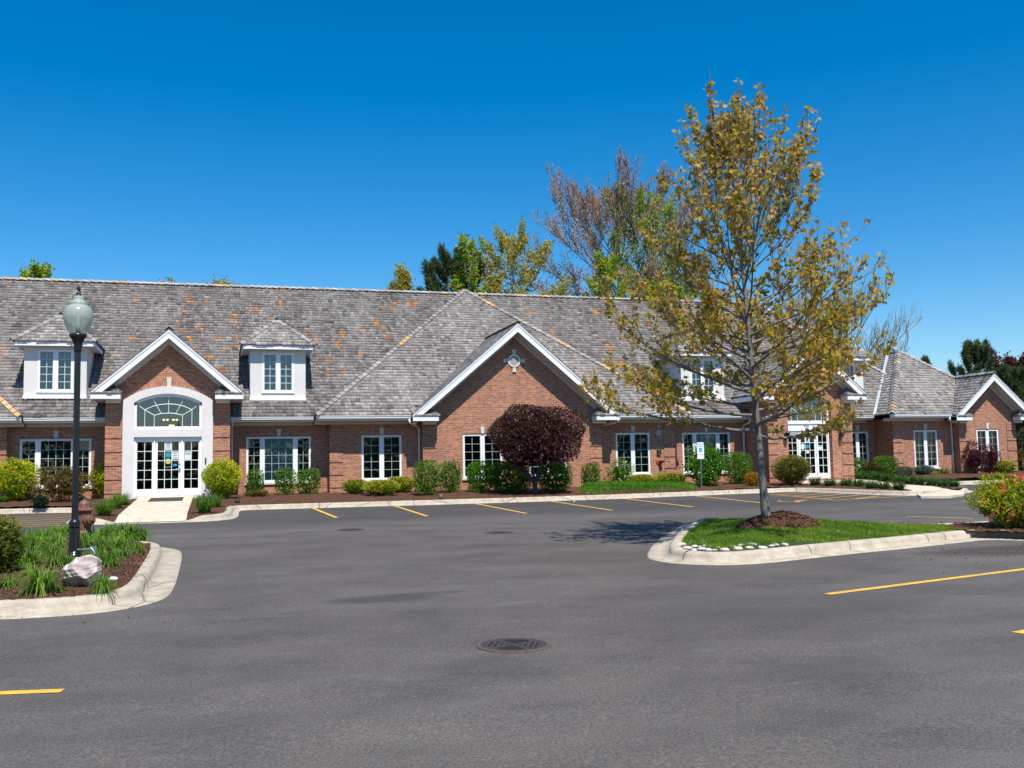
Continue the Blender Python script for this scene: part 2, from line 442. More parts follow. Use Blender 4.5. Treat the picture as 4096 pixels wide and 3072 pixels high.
WIN = []                                       # (x0, x1, Y, sash edges, columns, blind, z0, z1)
def dbl(x0, x1, Y, blind): return (x0, x1, Y, [x0, (x0+x1)/2, x1], [2, 2], blind, 1.29, 3.0)
def tri(x0, x1, Y, b): return (x0, x1, Y, [x0, x0+.585, x1-.585, x1], [2, 4, 2], b, 1.29, 3.0)
ZB = .55
w = MB()                                       # ---- wall between portico and left wing
wl = tri(-6.60, -4.27, 38.0, ('open', 'open', 'open'))
w2 = tri(1.08, 3.46, 38.0, (None, 'closed', None))
w3 = dbl(5.31, 6.85, 37.5, ('low', 'low'))
w4 = dbl(9.18, 10.77, 37.1, ('open', 'open')); w5 = dbl(11.87, 13.46, 37.1, ('open', 'open'))
w6 = dbl(15.76, 17.29, 37.5, ('low', 'low'))
w7 = tri(19.03, 21.31, 38.0, (None, 'closed', None))
w8 = dbl(27.85, 29.00, 38.9, ('open', None)); w9 = dbl(30.54, 31.84, 37.7, ('open', 'open')); w10 = dbl(33.68, 34.94, 37.3, ('low', 'low'))
def hole(q): return (q[0], q[1], q[6], q[7])
def wallpart(x0, x1, Y, wins, sides=(), quoins=(), top=3.56):
    m = MB(); colwall(m, x0, x1, ZB, top, Y, [hole(q) for q in wins])
    for s in sides: sidewall(m, *s)
    for a, b in quoins: quoin(m, a, b, Y, 3.42)
    for q in wins: lintel(m, q[0], q[1], q[7], Y)
    m.build('wall', BM, BLD); WIN.extend(wins)
wallpart(-6.95, -3.60, 38.0, [wl])
wallpart(-20.0, -6.95, 37.7, [], [(-6.95, 37.7, 38.0, ZB, 3.56)], [(-7.5, -6.95)])
wallpart(.45, 4.10, 38.0, [w2])
wallpart(4.10, 7.60, 37.5, [w3], [(4.10, 37.5, 38.0, ZB, 3.56)], [(4.10, 4.60)])
wallpart(14.97, 18.42, 37.5, [w6], [(18.42, 37.5, 38.0, ZB, 3.56)], [(17.92, 18.42)])
wallpart(18.42, 22.12, 38.0, [w7])
wallpart(26.05, 29.40, 38.9, [w8], [], [])
wallpart(29.40, 32.69, 37.7, [w9], [(29.40, 37.7, 38.9, ZB, 3.56)], [(29.40, 29.92)])
# gabled centre bay
GC = 11.33
def gtop(cx, pk, sl): return lambda x: pk-sl*abs(x-cx)
m = MB(); colwall(m, 7.60, 14.97, ZB, gtop(GC, 6.98, .85), 37.1, [hole(w4), hole(w5)], extra=[GC])
for x in (7.60, 14.97): sidewall(m, x, 37.1, 37.5, ZB, 3.75)
quoin(m, 7.60, 8.12, 37.1, 3.42); quoin(m, 14.45, 14.97, 37.1, 3.42)
lintel(m, w4[0], w4[1], 3.0, 37.1); lintel(m, w5[0], w5[1], 3.0, 37.1)
m.m = 3                                        # brick ring round the vent
vc = (GC-.01, 5.89)
for k in range(32):
    a, b = 2*PI*k/32, 2*PI*(k+1)/32
    m.quad(*[(vc[0]+r*math.cos(t), 37.092, vc[1]+r*math.sin(t)) for r, t in ((.27, a), (.27, b), (.37, b), (.37, a))])
m.build('wall', BM, BLD); WIN.extend([w4, w5])
# gable of the right wing
WG = 34.42
m = MB(); colwall(m, 32.69, 35.92, ZB, gtop(WG, 5.30, .865), 37.3, [hole(w10)], extra=[WG])
for x in (32.69, 35.92): sidewall(m, x, 37.3, 44.0, ZB, 3.75)
quoin(m, 32.69, 33.2, 37.3, 3.42); quoin(m, 35.4, 35.92, 37.3, 3.42); lintel(m, w10[0], w10[1], 3.0, 37.3)
m.build('wall', BM, BLD); WIN.append(w10)
m = MB(); m.m = 2
m.quad((-20, 52, ZB), (33, 52, ZB), (33, 52, 3.6), (-20, 52, 3.6)); m.quad((-20, 37.7, ZB), (-20, 52, ZB), (-20, 52, 9.9), (-20, 37.7, 3.6))
m.build('wall', BM, BLD)

# ---- windows: frame with glazing bars, pane, blinds, sill, keystone
def boxr(mb, x0, x1, z0, z1, y0, y1): mb.box(x0, x1, y0, y1, z0, z1)
def sashes(fr, gl, edges, cols, z0, z1, Y, rows=5, border=.045, rec=.02, bar=.0095):
    panes = []
    for k, (a, b) in enumerate(zip(edges, edges[1:])):
        l = border if k == 0 else .055; r = border if k == len(edges)-2 else .055
        fr.m = 0
        y0, y1 = Y+rec, Y+rec+.09
        boxr(fr, a, a+l+.035, z0, z1, y0, y1); boxr(fr, b-r-.035, b, z0, z1, y0, y1)
        boxr(fr, a+l+.035, b-r-.035, z0, z0+.085, y0, y1); boxr(fr, a+l+.035, b-r-.035, z1-.075, z1, y0, y1)
        ga, gb, gz0, gz1 = a+l+.035, b-r-.035, z0+.085, z1-.075
        fr.m = 1; yb = Y+rec+.05
        for c in range(1, cols[k]): x = ga+(gb-ga)*c/cols[k]; boxr(fr, x-bar, x+bar, gz0, gz1, yb, yb+.016)
        for c in range(1, rows):
            z = gz0+(gz1-gz0)*c/rows
            for q in range(cols[k]):
                xa = ga+(gb-ga)*q/cols[k]+(bar if q else 0); xb = ga+(gb-ga)*(q+1)/cols[k]-(bar if q < cols[k]-1 else 0)
                boxr(fr, xa, xb, z-bar*.9, z+bar*.9, yb+.001, yb+.015)
        gl.quad((ga, yb+.022, gz0), (gb, yb+.022, gz0), (gb, yb+.022, gz1), (ga, yb+.022, gz1))
        panes.append((ga, gb, gz0, gz1, yb))
        fr.m = 0
    # thin raised joint lines on the mullions
    for e in edges[1:-1]: boxr(fr, e-.006, e+.006, z0+.01, z1-.01, Y+rec-.012, Y+rec)
    return panes
def blinds(mb, p, mode):
    ga, gb, z0, z1, yb = p; y = yb+.06
    if mode == 'closed':
        n = int((z1-z0)/.05)
        for k in range(n):
            z = z0+(z1-z0)*k/n; mb.quad((ga, y, z), (gb, y, z), (gb, y+.012, z+.048), (ga, y+.012, z+.048))
    else:
        top = z1 if mode == 'open' else z0+(z1-z0)*.42
        z = z0+.02
        while z < top:
            mb.quad((ga, y, z), (gb, y, z), (gb, y+.035, z+.010), (ga, y+.035, z+.010)); z += .062
def keystone(mb, x, z, Y, h=.27, a=.055, b=.085):
    mb.prism([(x-a, Y-.035, z), (x+a, Y-.035, z), (x+b, Y-.035, z+h), (x-b, Y-.035, z+h)], (0, .045, 0))
for (x0, x1, Y, ed, cols, bl, z0, z1) in WIN:
    fr, gl = MB(), MB()
    ps = sashes(fr, gl, ed, cols, z0, z1, Y)
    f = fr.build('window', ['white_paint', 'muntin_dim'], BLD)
    gl.build('pane', 'glass', f)
    for mode, mt in (('closed', 'blind_closed'), ('open', 'blind_open'), ('low', 'blind_open')):
        b = MB()
        for p, q in zip(ps, bl):
            if q == mode: blinds(b, p, mode)
        if b.f: b.build('blind', mt, f)
    s = MB(); s.box(x0-.05, x1+.05, Y-.06, Y+.02, z0-.075, z0-.002); s.build('sill', 'limestone', f)
    k = MB(); keystone(k, (x0+x1)/2, z1+.02, Y); k.build('keystone', 'limestone', f)

# ---- roofs: riven shakes, course by course, each with its own weathered tone, scaled per face
SH_V, SH_Q, SH_T, SH_C = [], [], [], []
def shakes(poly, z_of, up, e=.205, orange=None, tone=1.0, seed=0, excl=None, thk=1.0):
    """poly: plan outline; z_of(x, y) plane; up: uphill plan direction. Returns a numpy bundle."""
    rg = np.random.default_rng(seed+5)
    P = np.array(poly, float); up = np.array(up, float); al = np.array([-up[1], up[0]])
    sl = z_of(*up)-z_of(0, 0); k = math.sqrt(1+sl*sl)
    ref = P[0]
    v = (P-ref)@up*k; u = (P-ref)@al
    vmin, vmax = v.min(), v.max()
    nrm = np.array([-sl*up[0], -sl*up[1], 1.0])/k
    V, Q, T, C = [], [], [], []
    def p3(uu, vv, h):
        xy = ref+al*uu+up*(vv/k); return np.array([xy[0], xy[1], z_of(xy[0], xy[1])])+nrm*h
    r = 0; vv = vmin
    n = len(P)
    while vv < vmax-.02:
        lo, hi = [], []
        for (q, bag) in ((vv+.01, lo), (min(vv+e*.95, vmax-.005), hi)):
            for i in range(n):
                a, b = v[i], v[(i+1) % n]
                if (a-q)*(b-q) <= 0 and abs(a-b) > 1e-9: bag.append(u[i]+(u[(i+1) % n]-u[i])*(q-a)/(b-a))
        if len(lo) >= 2 and len(hi) >= 2:
            a0, a1, b0, b1 = min(lo), max(lo), min(hi), max(hi)
            x = a0-rg.uniform(0, .1)
            m0, m1 = min(a0, b0), max(a1, b1)
            x = m0-rg.uniform(0, .1)
            rowt = rg.normal(0, .02)
            while x < m1:
                wd = rg.choice([.09, .12, .14, .17, .2, .24], p=[.1, .2, .25, .22, .15, .08]); xa, xb = x, x+wd-.008; x += wd
                xla, xlb = max(xa, a0), min(xb, a1); xha, xhb = max(xa, b0), min(xb, b1)
                if xlb-xla < .015 and xhb-xha < .015: continue
                if xlb < xla: xla = xlb = (xha if a1 < b1 and xha > a1 else xhb)
                if xhb < xha: xha = xhb = (xla if xla > b1 else xlb)
                if excl is not None:
                    c = p3((xla+xlb)/2, vv, 0)
                    if excl(c[0], c[1]): continue
                dv = rg.normal(0, .012); th = rg.uniform(.042, .075)*thk
                if rg.random() < .03: th += .03
                v0 = vv+dv; v1 = min(vv+e*1.18, vmax)
                i = len(V)
                V += [p3(xla, v0, -.01), p3(xlb, v0, -.01), p3(xla, v0, th), p3(xlb, v0, th), p3(xha, v1, .004), p3(xhb, v1, .004)]
                Q += [(i+2, i+3, i+5, i+4), (i, i+1, i+3, i+2)]; T += [(i, i+2, i+4), (i+1, i+5, i+3)]
                c = p3((xla+xlb)/2, vv+e*.4, 0)
                t = .78+rg.normal(0, .16)+rowt
                t += .10*math.sin(c[0]*1.1+c[1]*.6+seed)*math.sin(c[0]*.37-c[2]*.8)+.07*math.sin(c[0]*3.1+2*math.sin(c[2]))
                if rg.random() < .04: t += .28
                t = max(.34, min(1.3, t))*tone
                wm = rg.normal(0, .005)
                col = np.array([.240+wm, .222, .209-wm])*t
                if orange is not None:
                    d = np.abs(orange-c[[0, 2]]); hit = (d[:, 0] < .098) & (d[:, 1] < .075)
                    if hit.any(): col = np.array([.40, .180, .070])*rg.uniform(.6, 1.15)
                C += [col]*6
        vv += e; r += 1
    return np.array(V), np.array(Q), np.array(T), np.array(C)
def roofmesh(bundles, parent, name='roof', under=()):
    V = np.concatenate([b[0] for b in bundles]); C = np.concatenate([b[3] for b in bundles]); o = 0; Q, T = [], []
    for b in bundles: Q.append(b[1]+o); T.append(b[2]+o); o += len(b[0])
    me = npmesh(name, V, [np.concatenate(Q), np.concatenate(T)], 'shingle', C)
    ob = link(name, me, parent)
    if under:
        d = MB()
        for pl in under: d.poly(pl)
        d.build('roof_deck', 'roof_felt', ob)
    return ob
def pz(poly, zf, dz=-.03): return [(x, y, zf(x, y)+dz) for x, y in poly]
GREY = [(.22, .205, .198), (.27, .255, .245), (.18, .168, .16), (.24, .225, .215)]
TAN = [(.44, .29, .15), (.48, .35, .21), (.42, .25, .11)]
def caps(mb, p0, p1, tan=.0, pale=0, wid=.14, lens=.27, side=None, seed=1, tans=()):
    rg = random.Random(seed); p0, p1 = np.array(p0, float), np.array(p1, float); d = p1-p0; Ln = np.linalg.norm(d); d /= Ln
    s = np.cross(d, (0, 0, 1)); s /= np.linalg.norm(s); upv = np.cross(s, d)
    n = int(Ln/lens)
    for k in range(n):
        a, b = k/n, (k+1.25)/n
        A, Bq = p0+d*Ln*a, p0+d*Ln*min(b, 1.0)
        c = rg.choice(GREY); t = rg.uniform(.85, 1.25)
        if pale: c = (.35, .325, .31); t = rg.uniform(.7, 1.15)
        if rg.random() < tan or any(u0 <= a < u1 for u0, u1 in tans): c = rg.choice(TAN); t = 1
        mb.col = tuple(v*t for v in c)
        h0, h1 = .115+rg.uniform(0, .014), .075; dr = .10
        for sg in (-1, 1):
            o0 = s*sg*wid-np.array((0, 0, dr)); 
            q = [A+upv*h0, A+upv*h0+o0, Bq+upv*h1+o0, Bq+upv*h1]
            mb.quad(*q); mb.quad(A+upv*h0, A+upv*(h0-.03), A+upv*(h0-.03)+o0, A+upv*h0+o0)
    mb.col = (1, 1, 1)
def slopeY(Ye, p=PT): return lambda x, y: ZE+p*(y-Ye)
ORPX = [(1170,443),(1620,415),(1650,457),(1795,460),(2130,432),(1607,540),(2040,570),(2020,610),(2160,530),(1527,622),(1720,650),(1725,690),(1575,690),(1622,712),(1632,765),(1632,785),(1757,762),(1885,765),(2045,765),(2060,680),(1157,772),(1290,800),(1680,855),(1925,857),(2025,837),(1755,930),(1820,932),(1890,1040),(1912,1055),(45,862),(8,938),(2195,515)]
ORPX2 = [(428,365),(510,357),(187,430),(478,440),(485,458),(478,500),(212,532),(265,515),(275,535),(98,570),(75,610),(100,765),(82,837),(935,612),(690,712),(720,714),(800,775),(800,787),(940,765),(1018,720),(1012,745),(1025,768),(975,815),(810,884),(890,955),(900,1028),(990,1052),(1020,1053),(1180,890),(1205,705),(1305,625),(1307,640),(1350,685),(1355,506),(1450,510),(1480,470),(1575,474),(1632,476),(1390,755),(1450,755)]
def roofpx(x, y):
    d = ray(x, y); t = (ZE-PT*37.4-HC)/(d[2]-PT*d[1]); q = d*t; return (q[0], HC+q[2])
ora = [roofpx(x/2.16, 1000+y/2.16) for x, y in ORPX]+[roofpx(900+x/2.16, 1000+y/2.16) for x, y in ORPX2]
ora += [roofpx(1600+x/2.16, 1100+y/2.16) for x, y in ((1085,357),(1130,340),(1275,340),(1285,360),(1310,497),(1680,325),(1690,350),(1740,340),(1765,570),(1785,600),(1810,630),(1830,650),(1900,760),(1925,790),(1945,810),(2045,832),(2145,410))]
ora = np.array(ora)
main = [(-20, 37.4), (25.2, 37.4), (25.2, 44.9), (-20, 44.9)]
p2_ = (9.9-ZE)/(44.9-38.3); sR = lambda x, y: ZE+p2_*(y-38.3)
right = [(25.2, 38.3), (33.65, 38.3), (27.05, 44.9), (25.2, 44.9)]
sE = lambda x, y: ZE+p2_*(33.65-x)
rend = [(33.65, 51.5), (33.65, 38.3), (27.05, 44.9)]
sB = lambda x, y: 9.9-.82*(y-44.9)
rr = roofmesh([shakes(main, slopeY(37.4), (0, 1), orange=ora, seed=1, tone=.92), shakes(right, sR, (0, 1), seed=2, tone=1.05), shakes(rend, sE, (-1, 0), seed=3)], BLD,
   under=[pz(main, slopeY(37.4)), pz(right, sR), pz(rend, sE), pz([(-20, 44.9), (27.05, 44.9), (33.65, 52.4), (-20, 52.4)], sB, 0)])
mb = MB(); caps(mb, (-20, 44.9, 9.92), (27.05, 44.9, 9.92), tan=.16, pale=1, seed=4, lens=.3); caps(mb, (33.65, 38.3, ZE), (27.05, 44.9, 9.9), pale=1, seed=5)
mb.build('ridge_cap', 'shingle', rr)
HA = (11.17, 44.38)
dh = [(3.54, 36.75), (18.80, 36.75), HA]
sl_ = lambda x, y: ZE+PT*(x-3.54); sr_ = lambda x, y: ZE+PT*(18.80-x)
lft = [(3.54, 37.4), (3.54, 36.75), HA, (11.0, 44.86)]; rgt = [(18.80, 36.75), (18.80, 37.4), (11.34, 44.86), HA]
exE = lambda x, y: 7.3 < x < 15.3 and y < 37.2
exG = lambda x, y: 32.5 < x < 36.2 and y < 37.45
r2 = roofmesh([shakes(dh, slopeY(36.75), (0, 1), seed=6, tone=1.17, excl=exE), shakes(lft, sl_, (1, 0), seed=7), shakes(rgt, sr_, (-1, 0), seed=8)], BLD, under=[pz([(4.04, 37.25), (18.3, 37.25), HA], slopeY(36.75)), pz([(3.54, 36.75), (7.3, 36.75), (7.3, 37.25), (4.04, 37.25)], slopeY(36.75)), pz([(15.3, 36.75), (18.8, 36.75), (18.3, 37.25), (15.3, 37.25)], slopeY(36.75)), pz(lft, sl_), pz(rgt, sr_)])
mb = MB(); top = (HA[0], HA[1], ZE+PT*(HA[1]-36.75))
caps(mb, (3.54, 36.75, ZE), top, seed=9, tans=((.50, .545),)); caps(mb, (18.80, 36.75, ZE), top, seed=10, pale=0, tans=((.0, .05), (.28, .36), (.50, .56), (.83, .9)))
caps(mb, (HA[0], HA[1]+.6, top[2]), (HA[0], HA[1]-.05, top[2]), seed=11)
mb.build('hip_cap', 'shingle', r2)
WA = (32.70, 41.15)
wf = [(28.95, 37.1), (36.45, 37.1), WA]
sw = lambda x, y: ZE+.89*(x-28.95)
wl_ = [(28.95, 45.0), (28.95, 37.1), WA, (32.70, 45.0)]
sw2 = lambda x, y: ZE+.89*(36.45-x)
wr_ = [(36.45, 37.1), (36.45, 45.0), (32.70, 45.0), WA]
r3 = roofmesh([shakes(wf, slopeY(37.1), (0, 1), seed=12, tone=1.25, excl=exG), shakes(wl_, sw, (1, 0), seed=13, tone=1.7, thk=.45), shakes(wr_, sw2, (-1, 0), seed=14)], BLD, under=[pz([(29.3, 37.45), (36.1, 37.45), WA], slopeY(37.1)), pz([(28.95, 37.1), (32.5, 37.1), (32.5, 37.45), (29.3, 37.45)], slopeY(37.1)), pz(wl_, sw), pz(wr_, sw2)])  # left face shakes painted paler, standing in for its sheen at grazing view
mb = MB(); tp = (WA[0], WA[1], ZE+PT*(WA[1]-37.1))
caps(mb, (28.95, 37.1, ZE), tp, seed=15, tans=((.05, .11), (.74, .8)), wid=.16); caps(mb, (36.45, 37.1, ZE), tp, seed=16, pale=1); caps(mb, tp, (32.7, 42.2, tp[2]), seed=17)
mb.build('hip_cap', 'shingle', r3)
mb = MB(); mb.quad((28.83, 38.25, 3.76), (28.99, 38.25, 3.80), (32.62, 41.78, 7.02), (32.46, 41.8, 6.98)); mb.build('valley_flashing', 'flashing', r3)
lw = [(-14.0, 37.1), (-6.45, 37.1), (-10.22, 41.15)]; lws = lambda x, y: ZE+.89*(-6.45-x)
lwr = [(-6.45, 37.1), (-6.45, 37.4), (-10.2, 41.85), (-10.22, 41.15)]
r4 = roofmesh([shakes(lw, slopeY(37.1), (0, 1), seed=18), shakes(lwr, lws, (-1, 0), seed=19)], BLD, under=[pz(lw, slopeY(37.1)), pz(lwr, lws)])
mb = MB(); caps(mb, (-6.45, 37.1, ZE), (-10.22, 41.15, 7.06), seed=20, tans=((0, .3),)); mb.build('hip_cap', 'shingle', r4)

# ---- gutters, fascia, soffit and frieze along the eaves
def eave(x0, x1, Ye, Yw, endl=True, endr=True):
    g = MB()
    prof = [(Ye+.10, 3.70), (Ye+.10, 3.585), (Ye+.02, 3.585), (Ye-.012, 3.62), (Ye-.012, 3.665), (Ye-.035, 3.69), (Ye-.035, 3.715), (Ye-.02, 3.715), (Ye-.02, 3.70)]
    g.prism([(x0, y, z) for y, z in prof], (x1-x0, 0, 0)); g.build('gutter', 'white_paint', BLD)
    f = MB(); f.box(x0, x1, Ye+.10, Ye+.14, 3.535, 3.73); f.build('fascia', 'white_paint', BLD)
    s = MB(); s.box(x0, x1, Ye+.14, Yw-.03, 3.54, 3.56); s.build('soffit', 'soffit_paint', BLD)
    z = MB(); z.box(x0, x1, Yw-.03, Yw+.01, 3.42, 3.54); z.build('frieze', 'frieze_paint', BLD)
eave(-20, -6.42, 37.1, 37.7); eave(-6.40, -3.66, 37.4, 38.0); eave(.50, 3.52, 37.4, 38.0); eave(3.54, 7.10, 36.75, 37.5)
eave(15.52, 18.80, 36.75, 37.5); eave(18.82, 22.08, 37.4, 38.0); eave(26.10, 28.93, 38.3, 38.9); eave(28.95, 32.27, 37.1, 37.7)
def spout(pts, r=.042):
    m = MB(); m.tube(pts, r, 8); return m.build('downspout', 'white_paint', BLD, smooth=True)
def sbend(x, xe, Ye, Yw, zb, z=3.58): return [(xe, Ye+.04, z), (xe, Ye+.04, z-.12), (xe+(x-xe)*.25, Ye+.12, z-.2), (x-(x-xe)*.1, Yw-.1, z-.27), (x, Yw-.055, z-.36), (x, Yw-.055, zb)]
spout(sbend(7.53, 7.03, 36.75, 37.5, .95)); spout(sbend(15.04, 15.58, 36.75, 37.5, .95))
spout(sbend(.56, .56, 37.4, 38.0, .9)); spout(sbend(-3.72, -3.72, 37.4, 38.0, .9)); spout(sbend(21.95, 22.0, 37.4, 38.0, .9)); spout(sbend(32.6, 32.1, 37.1, 37.7, .95))

# ---- gable roofs with rake boards, soffits and eave returns
def gable(cx, pk, sl, half, yf, yw, Yroof, retw, seed, fasc=.28, zt=None):
    """cx centre, pk ridge height, sl slope, half width to the eave, yf rake face, yw wall face, Yroof eave line of the slope it runs into"""
    ze = pk-sl*half
    yr = Yroof+(pk-ZE)/PT; ye = max(Yroof+(ze-ZE)/PT, yf+.3)
    zl = lambda x, y: pk+sl*(x-cx); zr = lambda x, y: pk-sl*(x-cx)
    yo = yf-.03
    lp = [(cx-half, ye), (cx-half, yo), (cx, yo), (cx, yr)]; rp = [(cx+half, yo), (cx+half, ye), (cx, yr), (cx, yo)]
    dz = .05
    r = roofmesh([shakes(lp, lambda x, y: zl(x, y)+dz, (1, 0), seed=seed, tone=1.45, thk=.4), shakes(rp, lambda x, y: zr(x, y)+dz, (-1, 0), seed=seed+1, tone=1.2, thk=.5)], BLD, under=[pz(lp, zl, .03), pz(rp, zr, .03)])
    c = MB(); caps(c, (cx, yo, pk+dz), (cx, yr+.1, pk+dz), seed=seed+2, wid=.13); c.build('ridge_cap', 'shingle', r)
    fl = MB()
    for sg in (-1, 1): 
        a = np.array((cx+sg*half, ye, ze+.09)); b = np.array((cx, yr, pk+.09)); o = np.array((sg*.05, 0, -.03)); fl.quad(a, a+o, b+o, b)
    fl.build('valley_flashing', 'flashing', r)
    f = MB()                                   # rake boards: main board and a narrower crown strip above it
    for sg in (-1, 1):
        x = lambda d: cx+sg*d
        f.prism([(x(0), yf, pk-.05), (x(half), yf, ze-.05), (x(half), yf, ze-.19), (x(half-.12), yf, ze-.19+.0), (x(0), yf, pk-fasc)], (0, .04, 0))
        f.prism([(x(0), yf-.022, pk+.03), (x(half+.01), yf-.022, ze+.03), (x(half+.01), yf-.022, ze-.05), (x(0), yf-.022, pk-.05)], (0, .062, 0))
    f.build('rake_board', 'white_paint', BLD)
    s = MB()
    for sg in (-1, 1):
        q = fasc+.02
        s.quad((cx, yf+.04, pk-q), (cx+sg*half, yf+.04, ze-q), (cx+sg*half, yw+.02, ze-q), (cx, yw+.02, pk-q))
        s.prism([(cx, yw-.035, pk-q), (cx+sg*(half-.3), yw-.035, ze-q+sl*.3), (cx+sg*(half-.3), yw-.035, ze-q-.14+sl*.3), (cx, yw-.035, pk-q-.14)], (0, .05, 0))
        s.quad((cx+sg*half, yf+.04, ze-.19), (cx+sg*half, ye+.6, ze-.19), (cx+sg*(half-.5), ye+.6, ze-.19), (cx+sg*(half-.5), yf+.04, ze-.19))
    s.build('soffit', 'soffit_paint', BLD)
    for sg in (-1, 1):                         # boards along the side eaves
        sf = MB(); xa = cx+sg*half; sf.box(min(xa, xa-sg*.04), max(xa, xa-sg*.04), yf+.041, ye+.3, ze-.19, ze-.0); sf.build('fascia', 'white_paint', BLD)
    for sg in (-1, 1):                         # boxed eave returns with their own little shake roofs
        xa, xb = cx+sg*half, cx+sg*(half-retw); lo, hi = min(xa, xb), max(xa, xb)
        rt = MB(); rt.box(lo, hi, yf-.004, yw-.03, ze-.20, ze-.02); rt.m = 1
        wi = cx+sg*(half-.46); rt.box(min(wi, xb+sg*.03), max(wi, xb+sg*.03), yf+.30, yw-.002, ze-.32, ze-.201)
        ro = rt.build('eave_return', ['white_paint', 'frieze_paint'], BLD)
        zs = lambda x, y: ze-.01+.62*(y-yf)
        inn = xb-sg*.03
        pp = [(lo, yf-.02), (hi, yf-.02), (hi, yw+.02), (lo, yw+.02)]
        if sg < 0: pp = [(lo, yf-.02), (hi+.03, yf-.02), (hi-.32, yw), (lo, yw)]
        else: pp = [(lo-.03, yf-.02), (hi, yf-.02), (hi, yw), (lo+.32, yw)]
        b1 = shakes(pp, zs, (0, 1), e=.2, seed=seed+7+sg)
        zi = lambda x, y: ze-.01+1.1*sg*(x-inn)
        ip = [(inn, yw), (inn, yf-.02), (inn+sg*.35, yw)]
        if sg < 0: ip = [(inn, yf-.02), (inn, yw), (inn+sg*.35, yw)]
        b2 = shakes(ip, zi, (sg, 0), e=.2, seed=seed+9+sg)
        me = roofmesh([b1, b2] if len(b2[0]) else [b1], ro, 'return_roof', under=[pz(pp, zs, -.012)])
gable(GC, 7.28, .85, 4.22, 36.50, 37.1, 36.75, 1.0, 40, fasc=.30)
gable(WG, 5.52, .865, 2.22, 36.80, 37.3, 37.1, .86, 70)
PL, PR = -1.58, 24.09
gable(PL, 6.63, .872, 2.49, 35.62, 36.15, 37.4, .95, 100, fasc=.27)
gable(PR, 6.63, .872, 2.49, 35.62, 36.15, 37.4, .95, 130, fasc=.27)

# ---- louvred round vent with four keys
v = MB(); v.lathe([(.0, .0), (.255, .0), (.26, -.03), (.20, -.045), (.195, -.01), (.0, -.005)], (vc[0], 37.085, vc[1]), 36, 'y')
vo = v.build('gable_vent', 'white_paint', BLD)
lv = MB()
for k in range(-4, 5):
    z = vc[1]+k*.042; hw = math.sqrt(max(.19**2-(k*.042)**2, .002)); lv.quad((vc[0]-hw, 37.052, z-.02), (vc[0]+hw, 37.052, z-.02), (vc[0]+hw, 37.078, z+.014), (vc[0]-hw, 37.078, z+.014))
lv.build('louvre', 'grey_metal', vo)
for a in (0, 90, 180, 270):
    kk = MB(); t = math.radians(a); e1 = np.array((math.cos(t), 0, math.sin(t))); e2 = np.array((-math.sin(t), 0, math.cos(t))); c = np.array((vc[0], 37.05, vc[1]))
    kk.prism([c+e1*.27-e2*.055, c+e1*.27+e2*.055, c+e1*.45+e2*.085, c+e1*.45-e2*.085], (0, .045, 0))
    kk.build('keystone', 'limestone', vo)

# ---- dormers
def dormer(cx, zb, seed, Yf=38.2):
    hw, zt = 1.03, 6.33
    d = MB(); wn = (cx-.585, cx+.585, 4.70, 6.20)
    colwall(d, cx-hw, cx+hw, zb-.1, zt, Yf, [wn], .22, mi=(0, 0, 1))
    d.m = 0
    for x in (cx-hw, cx+hw): d.poly([(x, Yf, zb-.1), (x, Yf+.001+(zt-zb+.4)/PT, zt), (x, Yf, zt)])
    do = d.build('dormer', ['stucco', 'interior'], BLD)
    fr, gl = MB(), MB()
    sashes(fr, gl, [wn[0], cx, wn[1]], [2, 2], wn[2], wn[3], Yf, rec=-.012, bar=.010)
    fr.m = 0; fr.box(wn[0]-.03, wn[1]+.03, Yf-.04, Yf-.013, wn[2]-.045, wn[2]-.002)
    fr.build('window', ['white_paint', 'muntin_white'], do); gl.build('pane', 'dormer_glass', do)
    f = MB(); e = 1.32; yf = Yf-.30
    f.box(cx-e, cx+e, yf, yf+.04, zt-.02, zt+.125)
    for sg in (-1, 1): f.box(min(cx+sg*e, cx+sg*(e-.04)), max(cx+sg*e, cx+sg*(e-.04)), yf+.041, Yf+2.4, zt-.02, zt+.125)
    f.build('fascia', 'white_paint', do)
    s = MB(); s.quad((cx-e+.04, yf+.04, zt), (cx+e-.04, yf+.04, zt), (cx+e-.04, Yf+2.3, zt), (cx-e+.04, Yf+2.3, zt)); s.build('soffit', 'soffit_paint', do)
    b = MB(); b.box(cx-hw-.02, cx+hw+.02, Yf-.075, Yf+.01, zb-.02, zb+.085); b.build('base_flashing', 'white_paint', do)
    h = e+.05; z0 = zt+.13; ym = yf-.04
    zf = lambda x, y: z0+PT*(y-ym)
    fp = [(cx-h, ym), (cx+h, ym), (cx, ym+h)]
    yb = 37.4+(z0-ZE)/PT; yt = 37.4+(z0+PT*h-ZE)/PT
    zl = lambda x, y: z0+PT*(x-cx+h); zr = lambda x, y: z0+PT*(cx+h-x)
    lp = [(cx-h, yb), (cx-h, ym), (cx, ym+h), (cx, yt)]; rp = [(cx+h, ym), (cx+h, yb), (cx, yt), (cx, ym+h)]
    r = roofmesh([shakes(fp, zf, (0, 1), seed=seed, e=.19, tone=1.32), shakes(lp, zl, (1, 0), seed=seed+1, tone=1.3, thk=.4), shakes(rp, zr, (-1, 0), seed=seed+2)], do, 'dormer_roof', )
    c = MB(); tp = (cx, ym+h, z0+PT*h)
    caps(c, (cx-h, ym, z0), tp, seed=seed+3, wid=.1); caps(c, (cx+h, ym, z0), tp, seed=seed+4, wid=.1); caps(c, (cx, ym+h-.1, tp[2]+.03), (cx, yt, tp[2]+.03), seed=seed+5, wid=.11)
    c.build('hip_cap', 'shingle', do)
dormer(-5.52, 4.46, 200); dormer(2.25, 4.40, 210); dormer(20.20, 4.40, 220); dormer(28.0, 4.40, 230, 39.1)

